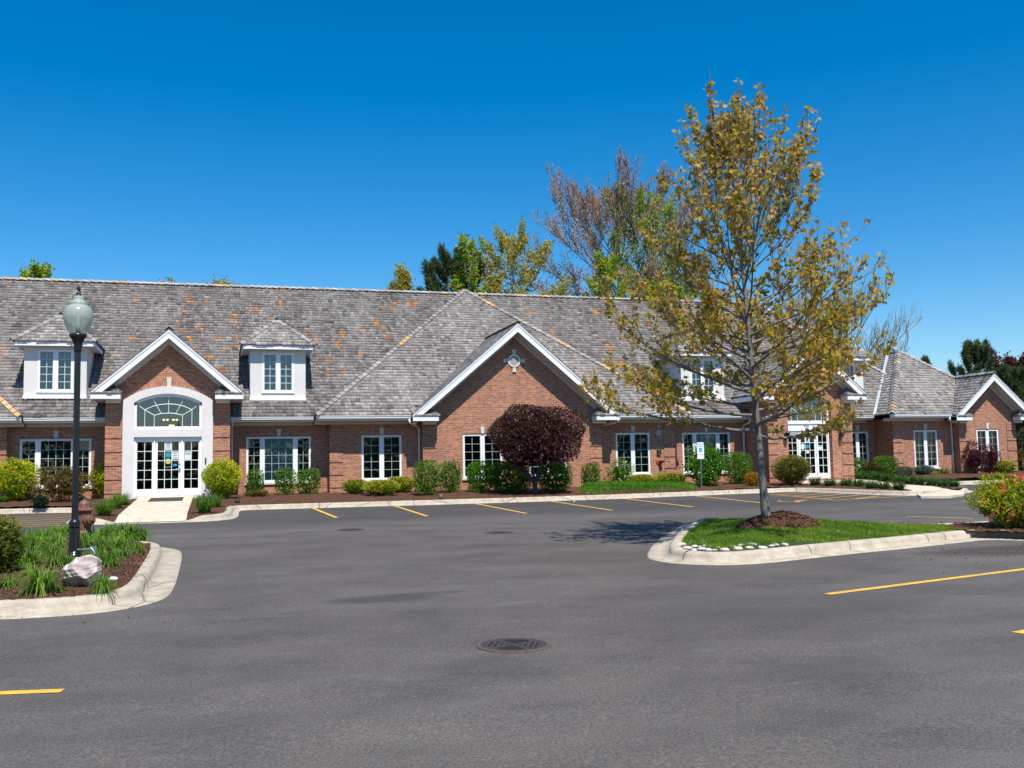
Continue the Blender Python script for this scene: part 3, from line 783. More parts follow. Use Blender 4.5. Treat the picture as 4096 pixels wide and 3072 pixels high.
# ---- porticos
def portico(cx, stucco):
    hw = 2.055
    if stucco:
        m = MB(); colwall(m, cx-hw, cx+hw, ZB, gtop(cx, 6.4, .872), 36.15, [(-2.71, -.48, .93, lambda x: arcz(x, -2.71, -.48, 4.17, 4.47), 16)], depth=1.5, extra=[cx])
    else:
        m = MB(); colwall(m, cx-hw, cx+hw, ZB, gtop(cx, 6.4, .872), 36.15, [(23.02, 25.14, .93, lambda x: arcz(x, 23.02, 25.14, 4.20, 4.50), 16)], depth=1.5, extra=[cx])
    for x in (cx-hw, cx+hw): sidewall(m, x, 36.15, 39.0, ZB, 4.7)
    if stucco: qs = [(cx-hw, -3.09), (-.08, cx+hw)]
    else: qs = [(cx-hw, cx-hw+.5), (25.60, cx+hw)]
    for a, b in qs: quoin(m, a, b, 36.15, 3.35)
    m.m = 3
    if stucco: A = (-3.05, -.11, 4.25, 4.75); th = .17
    else: A = (22.98, 25.18, 4.24, 4.60); th = .2
    for k in range(24):                        # brick arch
        xa, xb = A[0]+(A[1]-A[0])*k/24, A[0]+(A[1]-A[0])*(k+1)/24
        za, zb = arcz(xa, *A), arcz(xb, *A)
        m.quad((xa, 36.142, za), (xb, 36.142, zb), (xb, 36.142, zb+th), (xa, 36.142, za+th))
    po = m.build('portico_wall', BM, BLD)
    k = MB(); keystone(k, (A[0]+A[1])/2, A[3]-.02, 36.13, .32, .06, .085); k.build('keystone', 'limestone', po)
    z = MB()
    for sg in (-1, 1):
        xa = cx+sg*hw; z.box(min(xa, xa-sg*.5), max(xa, xa-sg*.5), 36.115, 36.16, 4.18, 4.30)
    z.build('frieze', 'frieze_paint', po)
    return po
poL = portico(PL, True); poR = portico(PR, False)
s = MB()                                       # rendered surround of the left entrance
colwall(s, -3.07, -.11, .80, lambda x: arcz(x, -3.07, -.11, 4.24, 4.73), 36.05, [(-2.71, -.48, .93, 2.965), (-2.71, -.48, 3.24, lambda x: arcz(x, -2.71, -.48, 4.17, 4.47), 16)], depth=.2, extra=[-3.07+2.96*k/24 for k in range(25)], mi=(0, 0, 0), back=False)
for x in (-3.07, -.11): s.quad((x, 36.05, .8), (x, 36.16, .8), (x, 36.16, 4.24), (x, 36.05, 4.24))
for k in range(24):
    xa, xb = -3.07+2.96*k/24, -3.07+2.96*(k+1)/24; za, zb = arcz(xa, -3.07, -.11, 4.24, 4.73), arcz(xb, -3.07, -.11, 4.24, 4.73)
    s.quad((xa, 36.05, za), (xb, 36.05, zb), (xb, 36.16, zb), (xa, 36.16, za))
s.build('door_surround', 'stucco', BLD)
for (x, y0, h) in ((-.33, 1.97, .19),): pass
kp = MB(); kp.box(-.37, -.32, 36.02, 36.05, 2.02, 2.22); kp.build('card_reader', 'dark_metal', BLD)

def arched_window(x0, x1, z0, zs, za, Y):
    fr = MB(); n = 20
    top = lambda x: arcz(x, x0, x1, zs, za)
    b = .085
    fr.box(x0, x1, Y, Y+.08, z0, z0+.09); fr.box(x0, x0+b, Y, Y+.08, z0+.09, zs-.02); fr.box(x1-b, x1, Y, Y+.08, z0+.09, zs-.02)
    for k in range(n):
        xa, xb = x0+(x1-x0)*k/n, x0+(x1-x0)*(k+1)/n
        fr.prism([(xa, Y, max(top(xa)-.10, z0+.1)), (xb, Y, max(top(xb)-.10, z0+.1)), (xb, Y, top(xb)), (xa, Y, top(xa))], (0, .08, 0))
    cx, gw, gh, gz = (x0+x1)/2, (x1-x0)/2-b, za-.10-(z0+.09), z0+.09
    P = lambda u, v: (cx+u*gw, Y+.055, gz+v*gh)
    fr.m = 1
    def line(a, b_): fr.tube([P(*a), P(*b_)], .013, 4, False)
    arc1 = [(-.755, .56), (-.5, .68), (-.25, .74), (0, .76), (.25, .74), (.5, .68), (.755, .56)]
    arc2 = [(-.45, .38), (-.22, .435), (0, .45), (.22, .435), (.45, .38)]
    for arc in (arc1, arc2):
        for a, c in zip(arc, arc[1:]): line(a, c)
    for sg in (-1, 1):
        line((sg*.755, .56), (sg*.755, 0)); line((sg*.45, .38), (sg*.45, 0)); line((sg*.98, .74), (sg*.755, .56)); line((sg*.755, .56), (sg*.45, .38)); line((sg*.5, .93), (sg*.24, .45))
    line((0, 1), (0, .45))
    f = fr.build('arched_window', ['white_paint', 'muntin_white'], BLD)
    g = MB(); g.poly([(x0+.05, Y+.065, z0+.05), (x1-.05, Y+.065, z0+.05)]+[(x1-.05-(x1-x0-.1)*k/n, Y+.065, top(x1-.05-(x1-x0-.1)*k/n)-.04) for k in range(n+1)])
    g.build('pane', 'dormer_glass', f)
    return f
arched_window(-2.71, -.48, 3.24, 4.17, 4.47, 36.13)
arched_window(23.02, 25.14, 3.32, 4.20, 4.50, 36.33)

def entrance(x0, x1, zt, Y, d0, d1, hinge_left, notes):
    """door between two fixed sidelights; d0, d1 are the door leaf edges"""
    fr = MB(); zb = .93
    for a, b in ((x0, x0+.06), (d0-.05, d0), (d1, d1+.05), (x1-.06, x1)): fr.box(a, b, Y, Y+.12, zb, zt)
    fr.box(x0+.06, d0-.05, Y, Y+.12, zt-.075, zt); fr.box(d0, d1, Y, Y+.12, zt-.075, zt); fr.box(d1+.05, x1-.06, Y, Y+.12, zt-.075, zt)
    fr.m = 1; fr.box(x0-.02, x1+.02, Y-.03, Y, zt-.002, zt+.05); fr.m = 0
    fo = fr.build('door_frame', ['white_paint', 'grey_metal'], BLD)
    out = []
    for nm, a, b, cols in (('sidelight', x0+.06, d0-.05, 2), ('door', d0, d1, 3), ('sidelight', d1+.05, x1-.06, 2)):
        m = MB(); y = Y+.035; st = .085 if nm == 'door' else .05
        zt2 = zt-.08
        m.box(a+.004, a+st, y, y+.05, zb+.01, zt2); m.box(b-st, b-.004, y, y+.05, zb+.01, zt2)
        m.box(a+st, b-st, y, y+.05, zb+.01, 1.175); m.box(a+st, b-st, y, y+.05, zt2-.075, zt2)
        ga, gb, z0, z1 = a+st, b-st, 1.175, zt2-.075
        m.m = 1
        for c in range(1, cols): x = ga+(gb-ga)*c/cols; m.box(x-.011, x+.011, y+.005, y+.02, z0, z1)
        for c in range(1, 5):
            z = z0+(z1-z0)*c/5
            for q in range(cols): m.box(ga+(gb-ga)*q/cols+(.011 if q else 0), ga+(gb-ga)*(q+1)/cols-(.011 if q < cols-1 else 0), y+.006, y+.019, z-.011, z+.011)
        o = m.build(nm, ['white_paint', 'muntin_white'], BLD)
        g = MB(); g.quad((ga, y+.026, z0), (gb, y+.026, z0), (gb, y+.026, z1), (ga, y+.026, z1)); g.build('pane', 'glass', o)
        if nm == 'door':
            h = MB(); hx = b-.05 if hinge_left else a+.05
            h.lathe([(.0, .0), (.028, .0), (.028, -.02), (.0, -.02)], (hx, y, 2.02), 12, 'y'); h.lathe([(0, 0), (.033, 0), (.033, -.02), (.0, -.03)], (hx, y, 1.86), 12, 'y')
            h.tube([(hx, y-.045, 1.85), (hx+(-.12 if hinge_left else .12), y-.05, 1.85)], .012, 6); h.box(hx-.02, hx+.02, y-.012, y, 1.73, 1.85)
            h.build('handle', 'grey_metal', o, smooth=False)
            hg = MB(); xh = a-.002 if hinge_left else b+.002
            for z in (1.15, 1.95, 2.72): hg.box(xh-.012, xh+.012, y-.012, y+.01, z-.08, z+.08)
            hg.build('hinge', 'grey_metal', o)
        out.append((o, y+.0235, ga, gb, z0, z1, cols))
    return out
eL = entrance(-2.71, -.48, 2.955, 36.13, -2.02, -1.16, True, None)
eR = entrance(23.02, 25.14, 2.955, 36.35, 23.66, 24.50, False, None)
tr = MB(); tr.box(23.02, 25.14, 36.34, 36.42, 2.97, 3.32); tr.box(23.02, 25.14, 36.30, 36.34, 3.27, 3.32); tr.box(23.02, 25.14, 36.31, 36.34, 2.97, 3.0); tro = tr.build('transom_panel', 'white_paint', BLD)
text('720', .17, (24.02, 36.336, 3.135), 'dark_metal', tro, 'house_number', .004)
def cell(e, c, r): o, y, ga, gb, z0, z1, cols = e; w_ = (gb-ga)/cols; h_ = (z1-z0)/5; return ga+w_*c, ga+w_*(c+1), z1-h_*(r+1), z1-h_*r, y, o
def sheet(e, x0, x1, z0, z1, name='notice', lines=0, mat='paper', tilt=0):
    o, y = e[0], e[1]; m = MB(); m.prism([(x0, y, z0), (x1, y, z0+tilt), (x1, y, z1+tilt), (x0, y, z1)], (0, -.004, 0)); m.m = 1
    for k in range(lines):
        z = z1-(z1-z0)*(.22+.6*k/max(lines-1, 1)); m.box(x0+(x1-x0)*.2, x1-(x1-x0)*.2, y-.0055, y-.0041, z-(.010 if lines <= 3 else .0035), z+(.010 if lines <= 3 else .0035))
    return m.build(name, [mat, 'ink'], o)
def disc(e, cx, cz, rx, rz, mat, name='sticker'):
    o, y = e[0], e[1]; m = MB(); m.prism([(cx+rx*math.cos(t), y, cz+rz*math.sin(t)) for t in np.linspace(0, 2*PI, 20, endpoint=False)], (0, -.004, 0)); return m.build(name, mat, o)
a = cell(eL[1], 1, 0); sheet(eL[1], a[0]+.015, a[1]-.015, a[2]+.04, a[3]-.005, lines=7)
a = cell(eL[1], 2, 1); sheet(eL[1], a[0]+.012, a[1]-.012, a[2]+.04, a[3]-.03, lines=3)
a = cell(eL[1], 1, 1); disc(eL[1], (a[0]+a[1])/2, a[2]+.19, .088, .088, 'blue_sticker'); disc(eL[1], (a[0]+a[1])/2, a[2]-.03, .09, .09, 'yellow_sticker')
a = cell(eL[1], 2, 2); disc(eL[1], (a[0]+a[1])/2, (a[2]+a[3])/2, .075, .045, 'blue_sticker')
a = cell(eL[1], 1, 2); text('& service', .05, ((a[0]+a[1])/2, a[4]-.004, a[2]+.1), 'paper', eL[1][0], 'sticker_text', .001)
a = cell(eL[2], 0, 1); so = sheet(eL[2], a[0]+.012, a[1]-.012, a[2]+.02, a[3]-.01, lines=0); 
text('FedEx', .085, ((a[0]+a[1])/2, a[4]-.006, a[3]-.10), 'ink', eL[2][0], 'notice_text', .001)
a = cell(eR[1], 1, 0); sheet(eR[1], a[0]+.01, a[1]-.01, a[2]+.0, a[3]-.10, lines=6)
a = cell(eR[1], 0, 1); disc(eR[1], (a[0]+a[1])/2, (a[2]+a[3])/2, .09, .13, 'paper')
a = cell(eR[1], 1, 1); disc(eR[1], (a[0]+a[1])/2, (a[2]+a[3])/2, .085, .085, 'blue_sticker')
a = cell(eR[1], 1, 2); disc(eR[1], (a[0]+a[1])/2, a[3]-.06, .08, .08, 'paper')
a = cell(eR[2], 0, 1); sheet(eR[2], a[0]+.01, a[1]-.01, a[2]-.02, a[3]-.13, lines=2)

# ---- fittings on the walls: things of their own where they could be lifted off
def lantern(x, label):
    z = 2.72; t = thing('wall_lantern', (x, 36.12, z), label, 'lamp', 'black lanterns beside the entrance')
    m = MB(); m.box(-.05, .05, .0, .03, -.12, .16); m.tube([(0, 0, -.1), (0, -.14, -.14), (0, -.17, -.05), (0, -.17, -.02)], .012, 6); m.build('bracket', 'black_metal', t, off=(0, 0, 0))
    m = MB(); m.lathe([(.02, -.03), (.055, -.02), (.095, .16), (.10, .17), (.05, .23), (.02, .26), (.012, .31), (.0, .34)], (0, -.17, 0), 8); m.build('lamp_housing', 'black_metal', t, off=(0, 0, 0))
    m = MB(); m.lathe([(.0, -.12), (.02, -.06), (.0, -.035)], (0, -.17, 0), 8); m.build('finial', 'black_metal', t, off=(0, 0, 0))
    m = MB(); m.lathe([(.062, .0), (.098, .152)], (0, -.171, .003), 8); m.build('lamp_glass', 'glass', t, off=(0, 0, 0))
lantern(22.86, 'black wall lantern on the brick pier between the maple trunk and the door'); lantern(25.52, 'black wall lantern on the brick pier below the brass plaque')
t = thing('flood_lamp', (25.40, 36.12, 3.38), 'small white bullet floodlight on the brick pier above the wall lantern', 'lamp')
m = MB(); m.lathe([(.0, .0), (.06, .0), (.06, -.03), (.0, -.03)], (0, 0, 0), 14, 'y'); m.build('base_plate', 'bollard_paint', t, off=(0, 0, 0))
m = MB(); m.tube([(0, -.02, .02), (.03, -.09, .0), (.11, -.2, -.07)], [.03, .055, .065], 12); m.build('lamp_head', 'white_paint', t, off=(0, 0, 0), smooth=False)
t = thing('plaque', (25.84, 36.10, 3.11), 'brass plaque with a bird mark and two lines of lettering on the brick pier', 'sign')
m = MB(); m.box(-.265, .265, 0, .03, -.15, .15); m.build('plate', 'brass_plate', t, off=(0, 0, 0))
text('Illinois Bone &', .062, (25.84, 36.097, 3.075), 'dark_bronze', t, 'lettering', .003); text('Joint Institute, LLC', .052, (25.84, 36.097, 3.005), 'dark_bronze', t, 'lettering', .003)
m = MB(); m.prism([(-.04, -.001, .09), (.05, -.001, .055), (-.05, -.001, .0), (.01, -.001, .05)], (0, -.004, 0)); m.prism([(.01, -.001, .05), (.05, -.001, .055), (.07, -.001, .07), (.03, -.001, .075)], (0, -.005, 0)); m.build('emblem', 'dark_bronze', t, off=(0, 0, 0))
t = thing('fire_alarm', (17.67, 37.47, 2.99), 'round pinkish alarm gong with strobe above it on the shaded brick wall', 'alarm')
m = MB(); m.lathe([(.0, .0), (.14, .0), (.145, -.03), (.10, -.07), (.0, -.08)], (0, 0, 0), 24, 'y'); m.build('gong', 'alarm_disc', t, off=(0, 0, 0))
m = MB(); m.box(-.055, .055, -.04, .02, .20, .31); m.build('strobe', 'alarm_disc', t, off=(0, 0, 0))
t = thing('key_box', (17.67, 37.46, 2.18), 'small black key safe with red mark on the sunlit brick wall', 'box')
m = MB(); m.box(-.09, .09, -.03, .035, -.11, .10); m.build('case', 'black_metal', t, off=(0, 0, 0))
m = MB(); m.box(-.03, .05, -.036, -.03, .03, .06); m.build('red_mark', 'rust_red', t, off=(0, 0, 0)); m = MB(); m.box(-.06, .06, -.035, -.03, -.09, -.06); m.build('slot', 'grey_metal', t, off=(0, 0, 0))
t = thing('fire_hose_inlet', (17.68, 37.47, 1.80), 'orange red fire hose inlet disc with dark swivel caps on the brick wall', 'fitting')
m = MB(); m.lathe([(.0, .03), (.14, .03), (.14, .0), (.06, -.03), (.0, -.03)], (0, 0, 0), 20, 'y'); m.build('wall_plate', 'rust_red', t, off=(0, 0, 0))
for dx in (.03, .09):
    m = MB(); m.tube([(0, -.03, 0), (dx, -.13, -.01), (dx+.02, -.17, -.02)], [.05, .045, .05], 10); m.build('swivel_cap', 'dark_metal', t, off=(0, 0, 0))
m = MB(); m.tube([(.05, -.1, -.02), (.05, -.11, -.2), (.055, -.1, -.3)], .012, 6); m.build('chain', 'dark_metal', t, off=(0, 0, 0))
# warm lamps seen through the arched windows
for lx, ly, lz, lab in ((-1.72, 36.9, 3.60, 'small lit ceiling lamp behind the left arched window, left pair'), (-1.40, 36.9, 3.60, 'small lit ceiling lamp behind the left arched window, right pair'), (23.30, 37.0, 3.72, 'amber lit lamp behind the arched window of the door numbered 720')):
    m = MB()
    for dx in (-.06, .06): m.lathe([(.0, -.035), (.04, -.02), (.045, .02), (.0, .035)], (lx+dx, ly, lz), 10)
    o = m.build('ceiling_lamp', 'lamp_glow', None); tag(o, lab, 'lamp', 'lit ceiling lamps inside')
m = MB(); m.lathe([(.0, -.06), (.08, -.03), (.1, .02), (.0, .03)], (-1.52, 36.95, 3.40), 12); o = m.build('pendant_bowl', 'lamp_glow', None); tag(o, 'dim glowing bowl pendant hanging behind the left arched window', 'lamp')
# ================================================================== GROUND, KERBS, PAVING
m = MB()
xs = [-90, -30, -8, 0, 10, 20, 30, 50, 110]; ys = [-60, -20, 0, 8, 16, 24, 32, 46]
for a, b in zip(xs, xs[1:]):
    for c, d in zip(ys, ys[1:]): m.quad((a, c, lot(c)), (b, c, lot(c)), (b, d, lot(d)), (a, d, lot(d)))
struct(m.build('parking_lot', 'asphalt'))
m = MB()
ys = [-500, -60, 60, 600]
for c, d in zip(ys, ys[1:]):
    zc, zd = lot(max(-60, min(60, c)))-.06, lot(max(-60, min(60, d)))-.06
    m.quad((-600, c, zc), (600, c, zc), (600, d, zd), (-600, d, zd))
struct(m.build('ground', 'turf_soil'))

def chaikin(p, n=2):
    p = [np.array(q[:2], float) for q in p]
    for _ in range(n):
        o = [p[0]]
        for a, b in zip(p, p[1:]): o += [a*.75+b*.25, a*.25+b*.75]
        o.append(p[-1]); p = o
    return p
def normals(path, side):
    out = []
    for k in range(len(path)):
        d = path[min(k+1, len(path)-1)]-path[max(k-1, 0)]; d = d/np.linalg.norm(d)
        out.append(np.array((-d[1], d[0]))*side)
    return out
def kerb(path, side, pan=.33, hfun=None, zf=lot, name='kerb'):
    path = chaikin(path); fine, dark, acc, nxt = [path[0]], [0], 0.0, 2.2
    for a, b in zip(path, path[1:]):            # resample and put a dark sawn joint about every three metres
        l = float(np.linalg.norm(b-a)); q = 0.0
        while acc+l-q > nxt:
            t0 = (nxt-acc)/l; d = (b-a)/l
            if t0*l+.012 < l-.002 and t0*l-.012 > q: fine += [a+d*(t0*l-.012), a+d*(t0*l-.010), a+d*(t0*l+.010), a+d*(t0*l+.012)]; dark += [0, 1, 1, 0]
            nxt += 3.05; 
            if nxt > acc+l: break
        acc += l; fine.append(b); dark.append(0)
    path = fine; nr = normals(path, side); m = MB(); rows = []
    prof = [(-.03, -.05, 0), (0, .006, 0), (pan*.5, .012, 0), (pan, .018, 0), (pan+.018, .085, 1), (pan+.045, .132, 1), (pan+.085, .150, 1), (pan+.19, .150, 1), (pan+.215, .13, 1), (pan+.22, -.03, 1)]
    for p, n, dk in zip(path, nr, dark):
        m.col = (.28, .25, .22) if dk else (.999, 1, 1); f = 1.0 if hfun is None else hfun(p)
        r = []
        for o, h, k in prof:
            q = p+n*o; hh = h if (k == 0 or h < 0) else .018+(h-.018)*f
            r.append(m.vert((q[0], q[1], zf(p[1])+hh)))
        rows.append(r)
    for a, b in zip(rows, rows[1:]):
        for j in range(len(prof)-1): m.face([a[j], b[j], b[j+1], a[j+1]] if side < 0 else [a[j], a[j+1], b[j+1], b[j]])
    o = m.build(name, 'concrete', smooth=True); struct(o)
    return [p+n*(pan+.16) for p, n in zip(path, nr)]
def inside(px, py, poly):
    c = np.zeros(px.shape, bool); n = len(poly)
    for i in range(n):
        x1, y1 = poly[i][:2]; x2, y2 = poly[(i+1) % n][:2]
        if y1 == y2: continue
        t = ((y1 > py) != (y2 > py)) & (px < (x2-x1)*(py-y1)/(y2-y1)+x1); c ^= t
    return c
def edist(px, py, poly):
    d = np.full(px.shape, 1e9); n = len(poly)
    for i in range(n):
        a = np.array(poly[i][:2]); b = np.array(poly[(i+1) % n][:2]); e = b-a; l = e@e
        if l < 1e-12: continue
        t = np.clip(((px-a[0])*e[0]+(py-a[1])*e[1])/l, 0, 1); d = np.minimum(d, np.hypot(px-a[0]-t*e[0], py-a[1]-t*e[1]))
    return d
def fill(name, poly, cell, zf, mat, rough=.012, seed=0, holes=()):
    P = np.array([q[:2] for q in poly]); x0, y0 = P.min(0); x1, y1 = P.max(0)
    nx, ny = int((x1-x0)/cell)+2, int((y1-y0)/cell)+2
    gx, gy = np.meshgrid(x0+np.arange(nx)*cell, y0+np.arange(ny)*cell, indexing='ij')
    rg = np.random.default_rng(seed)
    z = zf(gx, gy)+rg.normal(0, rough, gx.shape)
    V = np.stack([gx, gy, z], -1).reshape(-1, 3)
    cx, cy = gx[:-1, :-1]+cell/2, gy[:-1, :-1]+cell/2
    ok = inside(cx, cy, poly)
    for h in holes: ok &= ~inside(cx, cy, h)
    idx = np.arange(nx*ny).reshape(nx, ny)
    F = np.stack([idx[:-1, :-1], idx[1:, :-1], idx[1:, 1:], idx[:-1, 1:]], -1)[ok]
    me = npmesh(name, V, [F], mat, smooth=True)
    return link(name, me)
bedv = np.vectorize(bedz)
# frontage kerb with its two bump-outs
FR = [(-20, 34.7), (-6.4, 34.15), (-4.2, 33.6), (-3.9, 33.2), (-3.85, 29.2), (-3.8, 28.3), (-3.3, 27.4), (-2.6, 27.25), (-.8, 27.1), (-.1, 27.2), (.4, 27.7), (.62, 28.6), (.68, 31.7), (.9, 32.05), (3, 32.0), (8.3, 31.7), (13.7, 31.95), (16.6, 32.5), (20, 33.0), (21.2, 33.25), (21.6, 33.0), (21.95, 30.5), (22.3, 28.8), (23.1, 28.05), (24.2, 28.2), (25.4, 28.75), (26.5, 29.5), (27.1, 30.6), (27.3, 31.8), (27.7, 34.3), (28.3, 34.65), (31.6, 34.8), (42, 36.2)]
def ramps(p):
    f = 1.0
    if 27.0 < p[1] < 28.2 and -3.5 < p[0] < .2: f = min(f, float(np.interp(p[0], [-3.0, -2.5, -.75, -.25], [1, 0, 0, 1])))
    if 28.0 < p[1] < 31 and p[0] > 24: f = min(f, float(np.interp(p[0], [24.4, 25.0, 26.4, 26.9], [1, 0, 0, 1])))
    return f
inner = kerb(FR, 1, .16, ramps)
poly = [(p[0], p[1]) for p in inner]+[(42, 39.0), (-20, 39.0)]
# walks to the two doors
def slab(name, pts, zf, mat='pavement', th=.12):
    m = MB(); n = len(pts); top = [(p[0], p[1], zf(p[0], p[1])) for p in pts]
    a = [m.vert(p) for p in top]; b = [m.vert((p[0], p[1], p[2]-th)) for p in top]
    m.face(a)
    for k in range(n): m.face([a[k], a[(k+1) % n], b[(k+1) % n], b[k]])
    return struct(m.build(name, mat))
wz = lambda y: float(np.interp(y, [27.0, 27.35, 28.6, 36.2], [.445, .47, .625, .922]))
m = MB(); ysw = [27.28, 27.8, 28.6, 30.5, 33, 36.06]
for a, b in zip(ysw, ysw[1:]): m.quad((-2.50, a, wz(a)), (-.74, a, wz(a)), (-.74, b, wz(b)), (-2.50, b, wz(b)))
for x in (-2.50, -.74):
    for a, b in zip(ysw, ysw[1:]): m.quad((x, a, wz(a)), (x, b, wz(b)), (x, b, wz(b)-.15), (x, a, wz(a)-.15))
struct(m.build('walkway', 'pavement'))
slab('terrace', [(22.6, 34.7), (26.4, 34.9), (26.4, 36.14), (22.6, 36.14)], lambda x, y: bedz(y)+.03)
c5 = lambda x, y: B(3072+x/2.16, 1300+y/2.16)
rw = [c5(*p) for p in ((780, 1334), (1190, 1384), (1420, 1397), (1640, 1414), (1705, 1403), (1690, 1440), (1560, 1458), (1320, 1460), (1285, 1436), (1170, 1412), (960, 1380), (640, 1342))]
slab('walkway', [(p[0], p[1]) for p in rw], lambda x, y: bedz(y)+.018 if y > 30.6 else float(np.interp(y, [28.6, 30.6], [.50, bedz(30.6)+.018])))
m = MB()
struct(fill('mulch_bed', poly, .16, lambda x, y: bz(x, y)-.012-.12*(np.exp(-((x+2.65)/.5)**2)+np.exp(-((x+.6)/.5)**2))*np.clip((28.7-y)/1.2, 0, 1), 'mulch', .016, 3, [[(-2.45, 27.0), (-.79, 27.0), (-.79, 36), (-2.45, 36)], [(p[0], p[1]) for p in rw]]))
t = thing('door_mat', (-1.55, 34.3, wz(34.3)+.004), 'dark grey door mat on the pale walk before the white left entrance', 'mat')
m.box(-.52, .52, -.85, .85, 0, .012); o = m.build('mat', 'door_mat', t, off=(0, 0, 0)); o.rotation_euler = (math.atan((wz(35)-wz(33.5))/1.5), 0, 0)

# left island with the lamp post
LI = [(-9, 13.05), (-4, 12.12), (-2.2, 11.86), (-1.5, 11.85), (-1.0, 12.05), (-.62, 12.6), (-.52, 13.4), (-.52, 15.7), (-.56, 18.7), (-.72, 19.5), (-1.15, 20.15), (-2.0, 20.5), (-9, 21.6)]
li = kerb(LI, 1, .31)
lpoly = [tuple(p) for p in li]
lz = lambda x, y: SL*y+.135+np.minimum(.07, .12*edist(x, y, lpoly[1:-1]))
struct(fill('mulch_bed', lpoly, .055, lz, 'mulch', .010, 4))
# right island with the maple
RI = [(14.9, 11.0), (14.3, 12.6), (13.8, 14.2), (13.45, 14.72), (12.7, 14.5), (11.24, 14.05), (9.72, 13.67), (8.49, 13.29), (7.78, 13.07), (7.22, 13.11), (6.9, 13.3), (6.62, 13.6), (6.52, 14.0), (6.56, 14.5), (7.24, 15.83), (8.21, 17.48), (9.18, 18.94), (10.1, 20.3), (10.7, 20.7), (11.2, 20.4), (12.0, 19.1), (13.0, 17.5), (13.7, 16.9), (14.6, 16.85), (24, 18.6)]
ri = kerb(RI, -1, .33)
rpoly = [tuple(p) for p in ri]+[(24, 11.0)]
MC = G(3103, 2086, .34)
def crown(x, y): return SL*y+.135+.20*np.clip((edist(x, y, rpoly)-.25)/1.6, 0, 1)**1.1
lawnp = [p for p in rpoly if p[0] < 13.6 and p[1] > 12.5]
struct(fill('turf', lawnp+[], .09, lambda x, y: crown(x, y)-.01, 'turf_soil', .006, 5))
qp = [(13.2, 14.6), (13.9, 13.4), (14.8, 11.2), (24, 11.2), (24, 18.3), (14.6, 16.9), (13.3, 17.2)]
struct(fill('mulch_bed', [(13.15, 15.0), (13.75, 14.4), (14.2, 12.9), (14.9, 11.2), (24, 11.2), (24, 18.1), (14.6, 16.5), (13.7, 16.6), (13.1, 17.0)], .08, lambda x, y: SL*y+.15, 'mulch', .014, 6))
def moundz(x, y):
    r = np.hypot((x-MC[0])/.84, (y-MC[1])/.70); return crown(x, y)-.03+.22*np.clip(1-r*r, 0, 1)**.75
ang = np.linspace(0, 2*PI, 40, endpoint=False)
struct(fill('mulch_mound', [(MC[0]+.82*math.cos(a), MC[1]+.68*math.sin(a)) for a in ang], .035, moundz, 'mulch', .014, 7))

# painted markings, every line its own strip
def stripe(a, b, wd=.105, h=.005):
    a, b = np.array(a[:2]), np.array(b[:2]); d = b-a; Ln = np.linalg.norm(d); d /= Ln; n = np.array((-d[1], d[0]))*wd/2
    m = MB(); k = max(1, int(Ln/.6)); rg = random.Random(int(a[0]*100))
    for i in range(k):
        p, q = a+d*Ln*i/k, a+d*Ln*(i+1)/k
        m.quad(*[(r[0], r[1], lot(r[1])+h) for r in (p-n, q-n, q+n, p+n)])
    struct(m.build('parking_stripe', 'road_paint'))
V_ = 4096/2212
for a, b in (((1250, 2032), (1346, 2071)), ((1580, 2024), (1708, 2065)), ((1904, 2015), (2105, 2054)), ((2203, 2005), (2450, 2042)), ((2491, 1994), (2772, 2028)), ((2757, 1981), (3060, 2013))): stripe(G(*a), G(*b))
g = lambda x, y: G(x*V_, y*V_)
a, b = g(1787, 1284), g(2212, 1230); stripe(a, a+(b-a)*1.6, .11); a, b = g(135, 1493), g(0, 1498); stripe(a, a+(b-a)*5, .11)
b2 = g(2197, 1368); stripe(b2, b2+(G(2212*V_, 1230*V_)-G(1787*V_, 1284*V_)), .11)
z1 = lambda x, y: G(3060+x/2.765, 1930+y/2.765)
for a, b in (((60, 131), (780, 195)), ((780, 195), (1590, 150)), ((62, 115), (235, 100)), ((150, 134), (540, 102)), ((310, 149), (715, 118)), ((460, 165), (885, 127)), ((640, 180), (1040, 142)), ((960, 186), (1260, 150)), ((610, 424), (1720, 463)), ((1560, 376), (2300, 400))): stripe(z1(*a), z1(*b), .09)
z2 = lambda x, y: G(x/4.424, 1960+y/4.424)
for a, b in (((-300, 500), (1480, 425)), ((0, 530), (1300, 472)), ((60, 562), (1240, 512)), ((100, 596), (1170, 552)), ((200, 632), (1100, 592)), ((230, 660), (1260, 624))): stripe(z2(*a), z2(*b), .09)
stripe(G(3596+680/2.764, 1600+930/2.764), G(3596+990/2.764, 1600+942/2.764), .1)
wc = z1(320, 205); m = MB()                     # painted wheelchair symbol
def wl(pts, w_=.10):
    for a, b in zip(pts, pts[1:]):
        a, b = np.array(a), np.array(b); d = (b-a)/np.linalg.norm(b-a); n = np.array((-d[1], d[0]))*w_/2
        m.quad(*[(wc[0]+r[0], wc[1]+r[1], lot(wc[1]+r[1])+.005) for r in (a-n, b-n, b+n, a+n)])
rot = lambda x, y: (x*.25+y*.95, -x*.95+y*.25)
wl([rot(.34*math.cos(t)-.05, .34*math.sin(t)-.15) for t in np.linspace(-2.9, .9, 14)]); wl([rot(-.1, .55), rot(-.05, .1), rot(.25, .1), rot(.42, -.4), rot(.6, -.38)]); wl([rot(-.2, .62), rot(-.02, .62)], .18)
struct(m.build('wheelchair_symbol', 'road_paint'))

